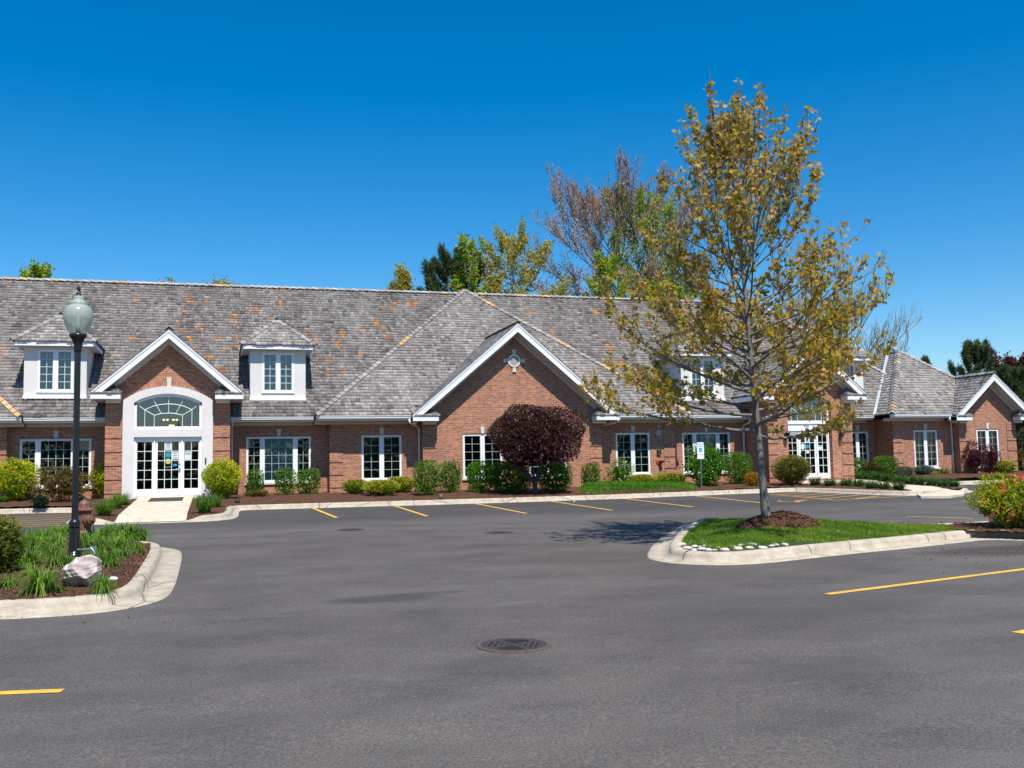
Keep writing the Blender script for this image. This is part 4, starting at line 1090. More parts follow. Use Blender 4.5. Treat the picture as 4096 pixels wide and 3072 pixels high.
# drain covers
def drain(px, py, r, label, wide=None):
    p = G(px, py); t = thing('drain_cover', p, label, 'drain cover', 'iron drain covers in the lot')
    t.rotation_euler = (math.atan(SL), 0, .35)
    m = MB(); m.lathe([(r*1.09, -.02), (r*1.09, .006), (r*.96, .011), (r*.96, -.004)], (0, 0, 0), 48); m.build('rim', 'rim_iron', t, off=(0, 0, 0), smooth=False)
    m = MB(); m.lathe([(.0, .0), (r*.95, .0), (r*.95, .008), (.0, .008)], (0, 0, .001), 48); m.m = 1
    s = r/.33
    for c in (.09, .165, .24, .315):
        for q in range(4):
            A = PI/2*q; e1 = np.array((math.cos(A), math.sin(A))); e2 = np.array((-e1[1], e1[0]))
            lo, hi = max(.03, c-.235), min(c-.03, .235)
            if hi-lo < .02: continue
            pts = []
            for f, dr in ((lo, -.013), (hi, -.013), (hi, .013), (lo, .013)):
                v_ = e1*(f+dr*.7)+e2*(c-f+dr*.7); pts.append((v_[0]*s, v_[1]*s, .0115))
            if max(math.hypot(*p_[:2]) for p_ in pts) < r*.93: m.poly(pts)
    m.build('grate', ['cast_iron', 'pit_dark'], t, off=(0, 0, 0))
drain(2055, 2582, .305, 'large slotted iron drain cover in the near asphalt, rusty rim'); drain(1404, 2120, .30, 'distant reddish iron drain cover below the first yellow stall line'); drain(1999, 2132, .30, 'distant dark iron drain cover between the stall lines and the island')

# ================================================================== STREET FURNITURE
def basis(px, py, h): return G(px, py, h)
LP = np.array(G(296, 2252, .2)); LP[2] = float(lz(np.array(LP[0]), np.array(LP[1])))-.02
t = thing('lamp_post', LP, 'black fluted lamp post with frosted acorn globe behind the boulder', 'street lamp')
Zp = lambda y: W(300, y, LP[1])[2]-LP[2]
s = 1/ppm((LP[0], LP[1], 1.5))
m = MB(); m.lathe([(.0, 0), (40*s, .0), (39*s, .03), (34*s, .05), (30*s, Zp(2238)), (24*s, Zp(2222)), (25.5*s, Zp(2218)), (23*s, Zp(2214)), (25*s, Zp(2210)), (22.6*s, Zp(2206))], (0, 0, 0), 32)
m.lathe([(22.5*s, Zp(2206)), (19*s, Zp(2110)), (0, Zp(2109))], (0, 0, 0), 32, flute=.05); m.build('base', 'black_metal', t, off=(0, 0, 0))
m = MB(); m.lathe([(19*s, Zp(2112)), (21*s, Zp(2104)), (19*s, Zp(2098)), (23*s, Zp(2090)), (18*s, Zp(2082)), (14*s, Zp(2078)), (12.5*s, Zp(2076))], (0, 0, 0), 28); m.build('collar', 'black_metal', t, off=(0, 0, 0), smooth=True)
m = MB(); m.lathe([(12.6*s, Zp(2078)), (12.0*s, Zp(1405)), (0, Zp(1404))], (0, 0, 0), 28, flute=.06); m.build('pole', 'black_metal', t, off=(0, 0, 0))
m = MB(); m.lathe([(14*s, Zp(1408)), (15*s, Zp(1403)), (15.5*s, Zp(1385)), (18*s, Zp(1372)), (26*s, Zp(1354)), (33*s, Zp(1346)), (34*s, Zp(1338)), (30*s, Zp(1336)), (0, Zp(1336))], (0, 0, 0), 32); m.build('fitter', 'black_metal', t, off=(0, 0, 0), smooth=True)
gp = [(30, 1338), (40, 1322), (50, 1300), (56.5, 1275), (57.5, 1262), (55, 1246), (49, 1233), (42, 1226), (36, 1222), (34, 1219), (37, 1215), (30, 1208), (22, 1201), (20, 1196), (22, 1190), (20, 1187), (12, 1183)]
pr_ = [(r*s, Zp(y)) for r, y in gp]
m = MB(); m.lathe(pr_+[(0, Zp(1182))], (0, 0, 0), 40); m.build('globe', 'frosted_globe', t, off=(0, 0, 0), smooth=True)
m = MB(); m.lathe([(0, Zp(1333)), (9*s, Zp(1332)), (9*s, Zp(1295)), (5*s, Zp(1290)), (6*s, Zp(1276)), (3*s, Zp(1262)), (0, Zp(1260))], (0, 0, 0), 16); m.build('bulb', 'paper', t, off=(0, 0, 0), smooth=True)
m = MB(); m.lathe([(12*s, Zp(1184)), (11*s, Zp(1180)), (8*s, Zp(1176)), (9*s, Zp(1173)), (5*s, Zp(1169)), (4*s, Zp(1166)), (7.5*s, Zp(1156)), (6.5*s, Zp(1147)), (2*s, Zp(1141)), (0, Zp(1140))], (0, 0, 0), 20); m.build('finial', 'black_metal', t, off=(0, 0, 0), smooth=True)
m = MB(); zc = Zp(2198); m.tube([(.05, -.06, zc), (.22, -.08, zc)], .012, 8); m.tube([(.27, -.08, zc-.14), (.27, -.08, zc-.34)], .02, 8); m.box(.225, .31, -.12, -.05, zc-.11, zc+.04); m.m = 1
m.tube([(.232, -.125, zc+.03), (.27, -.14, zc-.01), (.295, -.13, zc-.09)], .008, 6); m.build('outlet_box', ['grey_metal', 'white_paint'], t, off=(0, 0, 0))

HP = np.array(G(336, 2172, .2)); HP[2] = float(lz(np.array(HP[0]), np.array(HP[1])))-.03
t = thing('fire_hydrant', HP, 'rusty brown fire hydrant standing in daylilies behind the lamp post', 'hydrant')
Zh = lambda y: W(345, y, HP[1])[2]-HP[2]; s = 1/ppm((HP[0], HP[1], .8))
m = MB(); m.lathe([(0, 0), (27*s, 0), (27*s, Zh(2135)), (31*s, Zh(2132)), (31*s, Zh(2126)), (26*s, Zh(2122)), (25*s, Zh(2050)), (27*s, Zh(2046)), (0, Zh(2044))], (0, 0, 0), 28); m.build('barrel', 'rusty_iron', t, off=(0, 0, 0), smooth=False)
m = MB(); m.lathe([(0, Zh(2047)), (30*s, Zh(2046)), (36*s, Zh(2041)), (35*s, Zh(2036)), (25*s, Zh(2033)), (24*s, Zh(2025)), (22*s, Zh(2013)), (17*s, Zh(2005)), (9*s, Zh(2001)), (8*s, Zh(1999)), (4.5*s, Zh(1998)), (4.5*s, Zh(1992)), (0, Zh(1991))], (0, 0, 0), 20, flute=.06); m.build('bonnet', 'rusty_iron', t, off=(0, 0, 0))
dv = np.array((.62, -.78, 0)); zc = Zh(2080)
def along(pairs, mb, d, z):
    pts = [d*a*s*1.0+np.array((0, 0, z)) for a, r in pairs]; mb.tube(pts, [r*s for a, r in pairs], 18)
m = MB(); along([(8, 21), (30, 21), (32, 23), (36, 23), (37, 18), (50, 17.5), (52, 12)], m, dv, zc); along([(50, 8), (55, 8), (56, 5), (62, 4.5)], m, dv, zc); m.build('pumper_cap', 'rusty_iron', t, off=(0, 0, 0))
m = MB(); along([(8, 13), (34, 13), (36, 15), (44, 14)], m, np.array((-.78, -.62, 0)), zc); m.build('hose_cap', 'rusty_iron', t, off=(0, 0, 0)) if False else None
m = MB()
for k in range(9):
    a = dv*40*s+np.array((.055, .03, zc-.08-.018*k)); m.tube([a, a+np.array((.006*(k % 2), 0, -.018))], .007, 6)
m.tube([dv*40*s+np.array((.05, .02, zc-.06)), dv*40*s+np.array((.055, .03, zc-.09))], .007, 6); m.build('chain', 'dark_metal', t, off=(0, 0, 0))

# disabled parking sign by the kerb
SP = B(2806, 1950); t = thing('parking_sign', SP, 'white reserved parking sign with blue wheelchair panel on a thin green post', 'sign')
zz = lambda y: W(2800, y, SP[1]-.03)[2]-SP[2]; k = 1/ppm(SP)
hwid = 15.5*k
def plate(z0, z1, hw, name, mat, y=-.03):
    m = MB(); r = .03; pts = []
    for cx, cz, a0 in ((hw-r, z1-r, 0), (-hw+r, z1-r, 90), (-hw+r, z0+r, 180), (hw-r, z0+r, 270)):
        for q in range(5): a = math.radians(a0+q*22.5); pts.append((cx+r*math.cos(a), y, cz+r*math.sin(a)))
    m.prism(pts, (0, .006, 0)); return m.build(name, mat, t, off=(0, 0, 0))
m = MB(); m.box(-.028, -.010, -.022, 0, -.1, zz(1772)); m.box(.010, .028, -.022, 0, -.1, zz(1772)); m.box(-.010, .010, -.006, 0, -.1, zz(1772)); m.build('post', 'green_post', t, off=(0, 0, 0))
z0, z1 = zz(1818), zz(1769.5); plate(z0, z1, hwid, 'sign_plate', 'sign_white'); plate(zz(1836), zz(1819), hwid*.98, 'fine_plate', 'sign_white')
H_ = z1-z0
m = MB(); m.box(-hwid*.46, hwid*.46, -.034, -.0305, z0+H_*.22, z0+H_*.54); pn = m.build('symbol_panel', 'sign_blue', t, off=(0, 0, 0))
text('RESERVED', H_*.135, (SP[0], SP[1]-.032, SP[2]+z0+H_*.83), 'sign_green', t, 'lettering', .0012); text('PARKING', H_*.135, (SP[0], SP[1]-.032, SP[2]+z0+H_*.67), 'sign_green', t, 'lettering', .0012)
m = MB(); cz = z0+H_*.36; u = H_*.1
m.tube([(u*.8*math.cos(a)-u*.05, -.0365, cz-u*.25+u*.8*math.sin(a)) for a in np.linspace(-4.0, .4, 14)], u*.12, 5); m.tube([(-u*.25, -.0365, cz+u*1.1), (-u*.15, -.0365, cz+u*.1), (u*.45, -.0365, cz+u*.1), (u*.8, -.0365, cz-u*.7), (u*1.05, -.0365, cz-u*.6)], u*.14, 5); m.lathe([(0, 0), (u*.24, 0), (u*.24, -.003), (0, -.003)], (-u*.25, -.0345, cz+u*1.35), 10, 'y')
m.build('wheelchair_symbol', 'sign_white', t, off=(0, 0, 0))
# bollard light by the right door
P_ = B(3072+718/2.16, 1300+1335/2.16); t = thing('bollard_light', (P_[0], P_[1], bedz(P_[1])+.03), 'cream tapered bollard light with ribbed cap beside the right entrance', 'bollard')
k = 1/ppm(P_); hh = (1335-1150)/2.16*k
m = MB(); m.lathe([(0, 0), (12*k, 0), (12*k, .03), (9.3*k, .06), (8.2*k, hh*.84), (0, hh*.84)], (0, 0, 0), 20); m.build('post', 'bollard_paint', t, off=(0, 0, 0), smooth=False)
m = MB(); m.lathe([(0, hh*.83), (8*k, hh*.84), (11*k, hh*.87), (11.3*k, hh*.90), (5*k, hh*.92), (5*k, hh*.97), (4.2*k, hh), (0, hh)], (0, 0, 0), 20); m.build('cap', 'bollard_paint', t, off=(0, 0, 0))
# drain pipe end, spot lamp, litter
P_ = B(950, 2010); t = thing('drain_pipe', (P_[0], P_[1], bedz(P_[1])+.06), 'black plastic drain pipe end poking from the mulch at the kerb corner', 'pipe')
m = MB()
for r0, r1 in ((.075, .06),):
    for j in range(16):
        a, b = 2*PI*j/16, 2*PI*(j+1)/16
        A, Bq = [(r*math.cos(a), y, r*math.sin(a)) for r, y in ((.075, -.12), (.075, .6), (.06, -.12), (.06, .3))], [(r*math.cos(b), y, r*math.sin(b)) for r, y in ((.075, -.12), (.075, .6), (.06, -.12), (.06, .3))]
        m.quad(A[0], Bq[0], Bq[1], A[1]); m.quad(A[2], A[3], Bq[3], Bq[2]); m.quad(A[0], A[2], Bq[2], Bq[0])
m.build('pipe', 'pipe_black', t, off=(0, 0, 0))
P_ = B(1300+1712/3.687, 1640+1308/3.687); t = thing('ground_spotlight', P_, 'tiny blue grey ground spotlight on the mulch in front of two hedges', 'lamp')
m = MB(); m.tube([(0, 0, -.05), (0, 0, .06)], .012, 6); m.build('stake', 'black_metal', t, off=(0, 0, 0)); m = MB(); m.tube([(-.05, -.06, .04), (.0, .0, .09), (.04, .05, .13)], [.05, .045, .03], 10); m.build('lamp_head', 'grey_metal', t, off=(0, 0, 0))
P_ = G(2280+35/3.687, 1640+1355/3.687); m = MB(); rg = random.Random(3); pts = [(rg.uniform(-.11, .11), rg.uniform(-.06, .06), rg.uniform(.005, .07)) for _ in range(14)]
for k in range(12): a, b, c = rg.sample(pts, 3); m.poly([a, b, c])
o = m.build('crumpled_paper', 'paper', None, off=[float(v) for v in P_]); tag(o, 'small crumpled white paper lying on the asphalt near the kerb', 'litter')

# ---- boulder and stones
def rock(name, rx, ry, rz, seed, ncut=9, col=((.40, .34, .31), (.56, .50, .47)), cutmin=.62, n=26, zoff=0, fine=.012, flat=1.0):
    rg = np.random.default_rng(seed); th = np.linspace(0, 2*PI, n*2, endpoint=False); ph = np.linspace(0.02, PI-.02, n)
    T, Pp = np.meshgrid(th, ph); D = np.stack([np.sin(Pp)*np.cos(T), np.sin(Pp)*np.sin(T), np.cos(Pp)], -1)
    r = np.ones(T.shape)
    for _ in range(ncut):
        nv = rg.normal(size=3); nv /= np.linalg.norm(nv); dd = rg.uniform(cutmin, .92); q = D@nv
        r = np.minimum(r, np.where(q > .05, dd/np.maximum(q, .05), 9))
    for fq, am in ((3, .03), (7, .02), (15, fine)):
        w_ = rg.normal(size=(3, 3))*fq; o_ = rg.uniform(0, 6, 3); r = r*(1+am*np.sin(D@w_+o_).sum(-1)/1.5)
    V = D*r[..., None]*np.array((rx, ry, rz)); V[..., 2] += zoff
    idx = np.arange(T.size).reshape(T.shape); F = np.stack([idx[:-1], np.roll(idx, -1, 1)[:-1], np.roll(idx, -1, 1)[1:], idx[1:]], -1).reshape(-1, 4)
    c1, c2 = np.array(col[0]), np.array(col[1]); f = .5+.5*np.sin(V.reshape(-1, 3)@rg.normal(size=3)*14/max(rx, .05)*.3+2*np.sin(V.reshape(-1, 3)@rg.normal(size=3)*20)); f = np.clip(f*.7+rg.uniform(0, .3, f.shape), 0, 1)[:, None]
    return npmesh(name, V.reshape(-1, 3), [F[:, ::-1]], 'stone', c1*(1-f)+c2*f, smooth=ncut < 5)
BP = G(330, 2366, .14); k = 1/ppm(BP)
me = rock('boulder', 88*k, 68*k, 74*k, 23, 13, ((.27, .21, .19), (.60, .52, .48)), .58, 60, 0, .022)
o = link('boulder', me, None, (BP[0], BP[1]+.15, BP[2]+.19)); o.rotation_euler = (0, .1, .4); tag(o, 'large pinkish white boulder in front of the black lamp post', 'boulder')
P_ = G(452, 2320, .17); o = link('stone', rock('stone', .07, .05, .04, 5, 3, ((.60, .58, .56), (.72, .70, .68))), None, (P_[0], P_[1], P_[2]+.005)); tag(o, 'small white stone on the mulch right of the boulder', 'stone')
SP_ = [(355,395,48,20),(425,385,20,12),(460,408,32,13),(530,388,32,12),(585,385,20,10),(545,405,28,13),(600,412,34,15),(645,422,34,12),(680,410,30,12),(400,422,45,18),(455,438,36,14),(520,430,42,17),(570,438,40,13),(620,438,30,9),(700,437,50,14),(750,400,32,20),(760,412,42,16),(835,402,42,20),(915,398,54,13),(810,428,55,16),(900,420,38,14),(985,412,24,8),(1010,420,40,15),(1115,397,36,16),(1080,405,30,14),(1185,395,38,15),(340,432,32,10),(640,402,24,8),(710,392,20,8),(500,412,20,8)]
pal = [((.46, .40, .37), (.60, .54, .51)), ((.40, .39, .38), (.52, .51, .50)), ((.56, .50, .47), (.68, .63, .60)), ((.28, .28, .29), (.40, .40, .41)), ((.50, .40, .33), (.60, .50, .42))]
stm = [rock('river_stone', 1, .8, .55, 50+q, 2, pal[q % 5], .85, 12, 0, .01) for q in range(10)]
names5 = ['pale pink', 'mid grey', 'whitish', 'dark grey', 'tan']
for i, (x, y, hw_, hh_) in enumerate(SP_):
    p = G(2550+x/2.011, 1980+(y+hh_*.3-3)/2.011, .15); k = 1/ppm(p); p[2] = SL*p[1]+.135
    o = link('river_stone', stm[i % 10], None, (p[0], p[1], p[2]+hh_/2.011*k*.25)); sx = hw_/2.011*k
    o.scale = (sx*.95, sx*.85, max(sx*.7, hh_/2.011*k*1.2)); o.rotation_euler = (0, 0, i*1.7)
    nb = 'at the island tip' if x < 480 else ('mid row behind the island kerb' if x < 780 else 'towards the kerb joint')
    tag(o, f'{names5[(i % 10) % 5]} rounded river stone {nb}', 'stone', 'river stones at the grass island tip')
# ================================================================== PLANTS
def unit(v): return v/(np.linalg.norm(v, axis=-1, keepdims=True)+1e-9)
TPL = {'leaf': (np.array([(0, 0, 0), (.42, .5, .08), (1, 0, -.05), (.42, -.5, .08)]), [(0, 1, 2, 3)]),
       'needle': (np.array([(0, -.5, 0), (1, 0, 0), (0, .5, 0)]), [(0, 1, 2)]),
       'maple': (np.array([(0, 0, 0), (.10, .30, -.02), (.30, .55, -.08), (.42, .26, 0), (.70, .40, -.08), (.72, .16, -.02), (1.05, 0, -.12), (.72, -.16, -.02), (.70, -.40, -.08), (.42, -.26, 0), (.30, -.55, -.08), (.10, -.30, -.02)]), [tuple(range(12))])}
def leafgeo(P, A, S, wid, C, shape, rg, up=0.0):
    T, F = TPL[shape]; n, k = len(P), len(T)
    A = unit(A); R = rg.normal(size=(n, 3)); R[:, 2] *= .6; Bv = unit(np.cross(A, R)); Cv = np.cross(A, Bv)
    if np.isscalar(S): S = np.full(n, S)
    V = P[:, None]+S[:, None, None]*(T[None, :, 0:1]*A[:, None]+wid*T[None, :, 1:2]*Bv[:, None]+T[None, :, 2:3]*Cv[:, None])
    Fa = (np.arange(n)[:, None, None]*k+np.array(F)[None]).reshape(-1, len(F[0]))
    return V.reshape(-1, 3), Fa, np.repeat(C, k, 0)
def colmix(cols, f):
    cols = np.array(cols); f = np.clip(f, 0, .999)*(len(cols)-1); i = f.astype(int); t = (f-i)[:, None]
    return cols[i]*(1-t)+cols[np.minimum(i+1, len(cols)-1)]*t
def merge(parts):
    V, F, C, o = [], {}, [], 0
    for v, f, c in parts:
        V.append(v); C.append(c); F.setdefault(f.shape[1], []).append(f+o); o += len(v)
    return np.concatenate(V), [np.concatenate(x) for x in F.values()], np.concatenate(C)
def shrubmesh(w, d, h, cols, n, size, wid=.5, p=2.6, shape='leaf', lump=.10, seed=0, taper=.25, depth_=.22, bend=.6, core=.80, light=None, hang=0.0, top=0.0):
    rg = np.random.default_rng(seed); D = unit(rg.normal(size=(n, 3)))
    r = (np.abs(D)**p).sum(1)**(-1/p)
    o = rg.uniform(0, 6, 6)
    lm = 1+lump*(np.sin(D[:, 0]*4+o[0])*np.sin(D[:, 1]*4+o[1])+np.sin(D[:, 2]*6+o[2]+D[:, 0]*3)*.7+.35*np.sin(D@np.array((11, 9, 12))+o[3]))
    u = rg.random(n)**2
    Q = D*(r*lm*(1-depth_*u))[:, None]
    tp = 1-taper*np.clip(-Q[:, 2], 0, 1)
    P = np.stack([Q[:, 0]*w/2*tp, Q[:, 1]*d/2*tp, h/2+Q[:, 2]*h/2+top*h*Q[:, 2]*0], -1); P[:, 2] = np.maximum(P[:, 2], .02)
    A = unit(D*np.array((1, 1, .7))+np.array((0, 0, .35-hang)))+bend*rg.normal(size=(n, 3))
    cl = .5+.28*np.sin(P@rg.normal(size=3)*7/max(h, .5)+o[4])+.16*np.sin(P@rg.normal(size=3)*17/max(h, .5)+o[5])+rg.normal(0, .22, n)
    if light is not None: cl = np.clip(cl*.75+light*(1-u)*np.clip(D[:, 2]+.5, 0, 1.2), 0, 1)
    C = colmix(cols, cl)*rg.uniform(.82, 1.18, (n, 1))
    parts = [leafgeo(P, A, size*rg.uniform(.7, 1.3, n), wid, C, shape, rg)]
    if core:                                    # twiggy inner mass so that the bush is not hollow
        m_ = int(n*.3); D2 = unit(rg.normal(size=(m_, 3))); r2 = (np.abs(D2)**p).sum(1)**(-1/p); Q2 = D2*(r2*core*rg.uniform(.75, 1, m_))[:, None]; t2 = 1-taper*np.clip(-Q2[:, 2], 0, 1)
        P2 = np.stack([Q2[:, 0]*w/2*t2, Q2[:, 1]*d/2*t2, np.maximum(h/2+Q2[:, 2]*h/2, .02)], -1)
        parts.append(leafgeo(P2, rg.normal(size=(m_, 3)), size*2.1*np.ones(m_), max(wid, .6), colmix(cols, rg.uniform(.1, .6, m_)), 'leaf', rg))
    return merge(parts)
def stems(w, d, h, n, seed, r=.018, mat='bark_dark'):
    rg = random.Random(seed); m = MB()
    for k in range(n):
        a = 2*PI*k/n+rg.uniform(-.4, .4); b = rg.uniform(.2, .85)
        x0, y0 = .07*w*math.cos(a), .07*d*math.sin(a); x1, y1 = b*w*.40*math.cos(a), b*d*.40*math.sin(a)
        m.tube([(x0, y0, -.05), ((x0*2+x1)/3, (y0*2+y1)/3, h*.3), (x1*.8, y1*.8, h*.55), (x1, y1, h*.8)], [r, r*.8, r*.55, r*.3], 5, False)
    return m
YG = [(0.1083, 0.1753, 0.009), (0.2756, 0.3713, 0.012), (0.5119, 0.5569, 0.018), (0.7088, 0.6806, 0.03)]
YEW = [(0.0531, 0.1071, 0.0102), (0.1594, 0.2023, 0.0136), (0.3612, 0.3808, 0.0255), (0.5737, 0.5236, 0.034)]
HED = [(0.0338, 0.0928, 0.0122), (0.0844, 0.195, 0.0182), (0.1435, 0.297, 0.0273), (0.2363, 0.4084, 0.0456)]
BRG = [(0.0281, 0.1011, 0.0084), (0.0624, 0.2022, 0.0112), (0.117, 0.3201, 0.014), (0.1872, 0.4212, 0.0281)]
MIX = [(0.0828, 0.0966, 0.0166), (0.1656, 0.138, 0.0276), (0.138, 0.0759, 0.0414), (0.2346, 0.1518, 0.0483), (0.1104, 0.1656, 0.0276)]
DKG = [(.012, .03, .012), (.03, .06, .025), (.05, .09, .035)]
GRY = [(0.066, 0.102, 0.072), (0.12, 0.168, 0.12), (0.192, 0.24, 0.168)]
PUR = [(0.042, 0.0096, 0.0168), (0.09, 0.018, 0.0312), (0.144, 0.0336, 0.048), (0.06, 0.036, 0.018)]
ORG = [(0.13, 0.078, 0.0078), (0.39, 0.221, 0.013), (0.546, 0.286, 0.0195)]
NSEED = [100]
def shrub(name, label, cat, cx, by, wpx, hpx, cols, dens=1.0, size=.055, plane=B, group=None, dscale=.9, n=None, stem=5, mat='leaf', dy=0.0, flowers=None, **kw):
    """cx, by: photograph pixel of the foot; wpx, hpx: size in photograph pixels"""
    NSEED[0] += 1; p = plane(cx, by); k = 1/ppm((p[0], p[1], p[2]+.4)); w, h = wpx*k, hpx*k; d = w*dscale
    hd = ray(cx, by)[:2]; hd = hd/np.linalg.norm(hd)
    p = np.array(p); p[:2] += hd*(d*.38+dy)
    if plane is B:
        wy = wally(p[0])-.04
        if p[1]+d*.47 > wy: p[:2] -= hd*((p[1]+d*.47-wy)/hd[1])
        p[2] = bedz(p[1], p[0])
    k = 1/ppm((p[0]-hd[0]*d*.15, p[1]-hd[1]*d*.15, p[2]+.4)); w, h = wpx*k*.97, hpx*k; d = w*dscale
    t = thing(name, p, label, cat, group)
    if n is None: n = int(dens*(w*h*2+w*d)*1.15/(size*size*kw.get('wid', .5))*.95)+200
    V, F, C = shrubmesh(w, d, h, cols, n, size, seed=NSEED[0], **kw)
    link('foliage', npmesh('foliage', V, F, mat, C), t, (0, 0, 0))
    if stem: stems(w, d, h, stem, NSEED[0]).build('stem', 'bark_dark', t, off=(0, 0, 0))
    if flowers:
        fc, fn, fs = flowers; rg = np.random.default_rng(NSEED[0]+9); D = unit(rg.normal(size=(fn, 3))); D[:, 1] = -np.abs(D[:, 1]); r = (np.abs(D)**kw.get('p', 2.6)).sum(1)**(-1/kw.get('p', 2.6)); tpp = 1
        P = np.stack([D[:, 0]*r*w/2*.97, D[:, 1]*r*d/2*.97, h/2+D[:, 2]*r*h/2*.97], -1)
        PP, AA, CC = [], [], []
        for q in range(fn):
            for j in range(5): PP.append(P[q]+rg.normal(0, fs*.25, 3)); AA.append(rg.normal(size=3)+D[q]*.8); CC.append(np.array(fc[rg.integers(len(fc))])*rg.uniform(.8, 1.2))
        v, f, c = leafgeo(np.array(PP), np.array(AA), fs*rg.uniform(.7, 1.3, len(PP)), .9, np.array(CC), 'leaf', rg)
        link('blossom', npmesh('blossom', v, [f], 'petal', c), t, (0, 0, 0))
    return t
q6 = lambda x, y: (x/2.16, 1600+y/2.16)
q4 = lambda x, y: (1300+x/3.687, 1640+y/3.687)
q5 = lambda x, y: (1820+x/3.687, 1640+y/3.687)
q2 = lambda x, y: (2280+x/3.687, 1640+y/3.687)
qc4 = lambda x, y: (2400+x/2.16, 1300+y/2.16)
qc5 = lambda x, y: (3072+x/2.16, 1300+y/2.16)
q3 = lambda x, y: (3596+x/2.764, 1600+y/2.764)
def S(box, conv, s, *a, **kw):
    x0, x1, y0, y1 = box; c = conv((x0+x1)/2, y1); return shrub(a[0], a[1], a[2], c[0], c[1], (x1-x0)/s, (y1-y0)/s, a[3], **kw)
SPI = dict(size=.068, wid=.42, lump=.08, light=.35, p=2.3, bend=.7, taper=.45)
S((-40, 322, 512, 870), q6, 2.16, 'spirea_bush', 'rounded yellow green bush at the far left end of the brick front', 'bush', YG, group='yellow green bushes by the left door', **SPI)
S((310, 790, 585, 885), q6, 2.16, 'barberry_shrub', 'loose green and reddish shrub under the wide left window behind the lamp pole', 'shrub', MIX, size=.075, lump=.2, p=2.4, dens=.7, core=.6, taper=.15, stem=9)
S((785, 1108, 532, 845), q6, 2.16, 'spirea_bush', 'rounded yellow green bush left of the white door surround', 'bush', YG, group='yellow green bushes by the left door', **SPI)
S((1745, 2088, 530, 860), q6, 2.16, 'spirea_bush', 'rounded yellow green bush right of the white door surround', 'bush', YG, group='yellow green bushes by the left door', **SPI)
S((285, 415, 838, 922), q6, 2.16, 'juniper', 'small dark green spreading juniper at the left kerb', 'plant', DKG, size=.07, wid=.3, lump=.3, p=2, stem=0)
S((665, 745, 845, 905), q6, 2.16, 'juniper', 'small dark green plant hidden behind the lamp pole and hydrant', 'plant', DKG, size=.06, wid=.3, lump=.3, p=2, stem=0)
HB = dict(size=.056, wid=.5, lump=.04, p=4.2, taper=.05, bend=.38)
V1 = 1.8517
for (x0, x1, y0, y1, lab) in ((534, 569, 1016, 1067, 'small square shrub under the left end of the three part window'), (595, 638, 1013, 1069, 'small square thin shrub under the middle of the three part window'), (643, 691, 1015, 1067, 'small dense square shrub at the brick corner right of the three part window')):
    shrub('small_shrub', lab, 'shrub', (x0+x1)/2*V1, y1*V1, (x1-x0)*V1, (y1-y0)*V1, HED, dens=.75, **HB)
shrub('creeping_plant', 'low dull green creeping plant beside the black drain pipe', 'plant', 556*V1, 1072*V1, 45*V1, 11*V1, MIX, size=.06, stem=0, p=2, lump=.3)
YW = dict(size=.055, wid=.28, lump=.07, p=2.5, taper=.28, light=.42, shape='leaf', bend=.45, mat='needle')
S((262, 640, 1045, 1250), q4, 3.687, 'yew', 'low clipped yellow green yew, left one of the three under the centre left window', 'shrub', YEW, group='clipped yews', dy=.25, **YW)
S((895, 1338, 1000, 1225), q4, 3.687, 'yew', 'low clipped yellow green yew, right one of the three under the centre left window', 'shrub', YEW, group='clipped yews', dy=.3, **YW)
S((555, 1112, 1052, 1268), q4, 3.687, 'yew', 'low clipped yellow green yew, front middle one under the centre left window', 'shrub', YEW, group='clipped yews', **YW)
S((1318, 1690, 770, 1258), q4, 3.687, 'hedge_bush', 'clipped square green hedge bush covering the foot of the left downspout', 'hedge', HED, dens=.95, **HB)
S((1692, 2003, 770, 1222), q4, 3.687, 'hedge_bush', 'clipped square green hedge bush between downspout and left gable window', 'hedge', HED, dens=.9, **HB)
S((190, 540, 778, 1215), q5, 3.687, 'hedge_bush', 'bright green square hedge bush left of the purple leaved tree', 'hedge', BRG, dens=1.1, **HB)
S((500, 1140, 790, 1215), q5, 3.687, 'hedge_bush', 'deep green hedge bush in the shade behind the purple leaved tree trunk', 'hedge', BRG, dens=1.2, dy=.1, **HB)
S((1235, 1710, 770, 1205), q5, 3.687, 'hedge_bush', 'deep green hedge bush in the shade right of the purple leaved tree trunk', 'hedge', BRG, dens=1.2, dy=.1, **HB)
S((1858, 2135, 742, 1085), q5, 3.687, 'hedge_bush', 'small square green bush at the right brick corner of the gable', 'hedge', HED, dens=.85, **HB)
S((572, 930, 730, 1085), q2, 3.687, 'viburnum', 'loose leafy shrub with a few white flowers right of the right downspout', 'shrub', HED, size=.085, wid=.4, lump=.2, p=2.6, dens=.6, core=.5, taper=.5, stem=9, flowers=([(.65, .68, .58)], 9, .07))
S((858, 1272, 948, 1095), q2, 3.687, 'yew', 'low clipped yew dome under the window left of the key safe', 'shrub', YEW, group='clipped yews', **YW)
S((1262, 1702, 942, 1105), q2, 3.687, 'yew', 'low clipped yew dome below the red fire hose inlet', 'shrub', YEW, group='clipped yews', **{**YW, 'p': 3.2})
S((755, 1092, 1052, 1395), qc4, 2.16, 'tall_bush', 'tall bright green bush behind the parking sign', 'bush', BRG, dens=1.1, size=.085, wid=.5, lump=.12, p=2.6, taper=.35)
S((1085, 1308, 1105, 1375), qc4, 2.16, 'hedge_bush', 'square mid green bush between the parking sign bush and the maple trunk', 'hedge', HED, dens=.95, **HB)
S((1255, 1388, 1278, 1392), qc4, 2.16, 'barberry', 'small orange yellow barberry beside the maple trunk', 'shrub', ORG, size=.06, lump=.15, p=2.2, light=.3, stem=3)
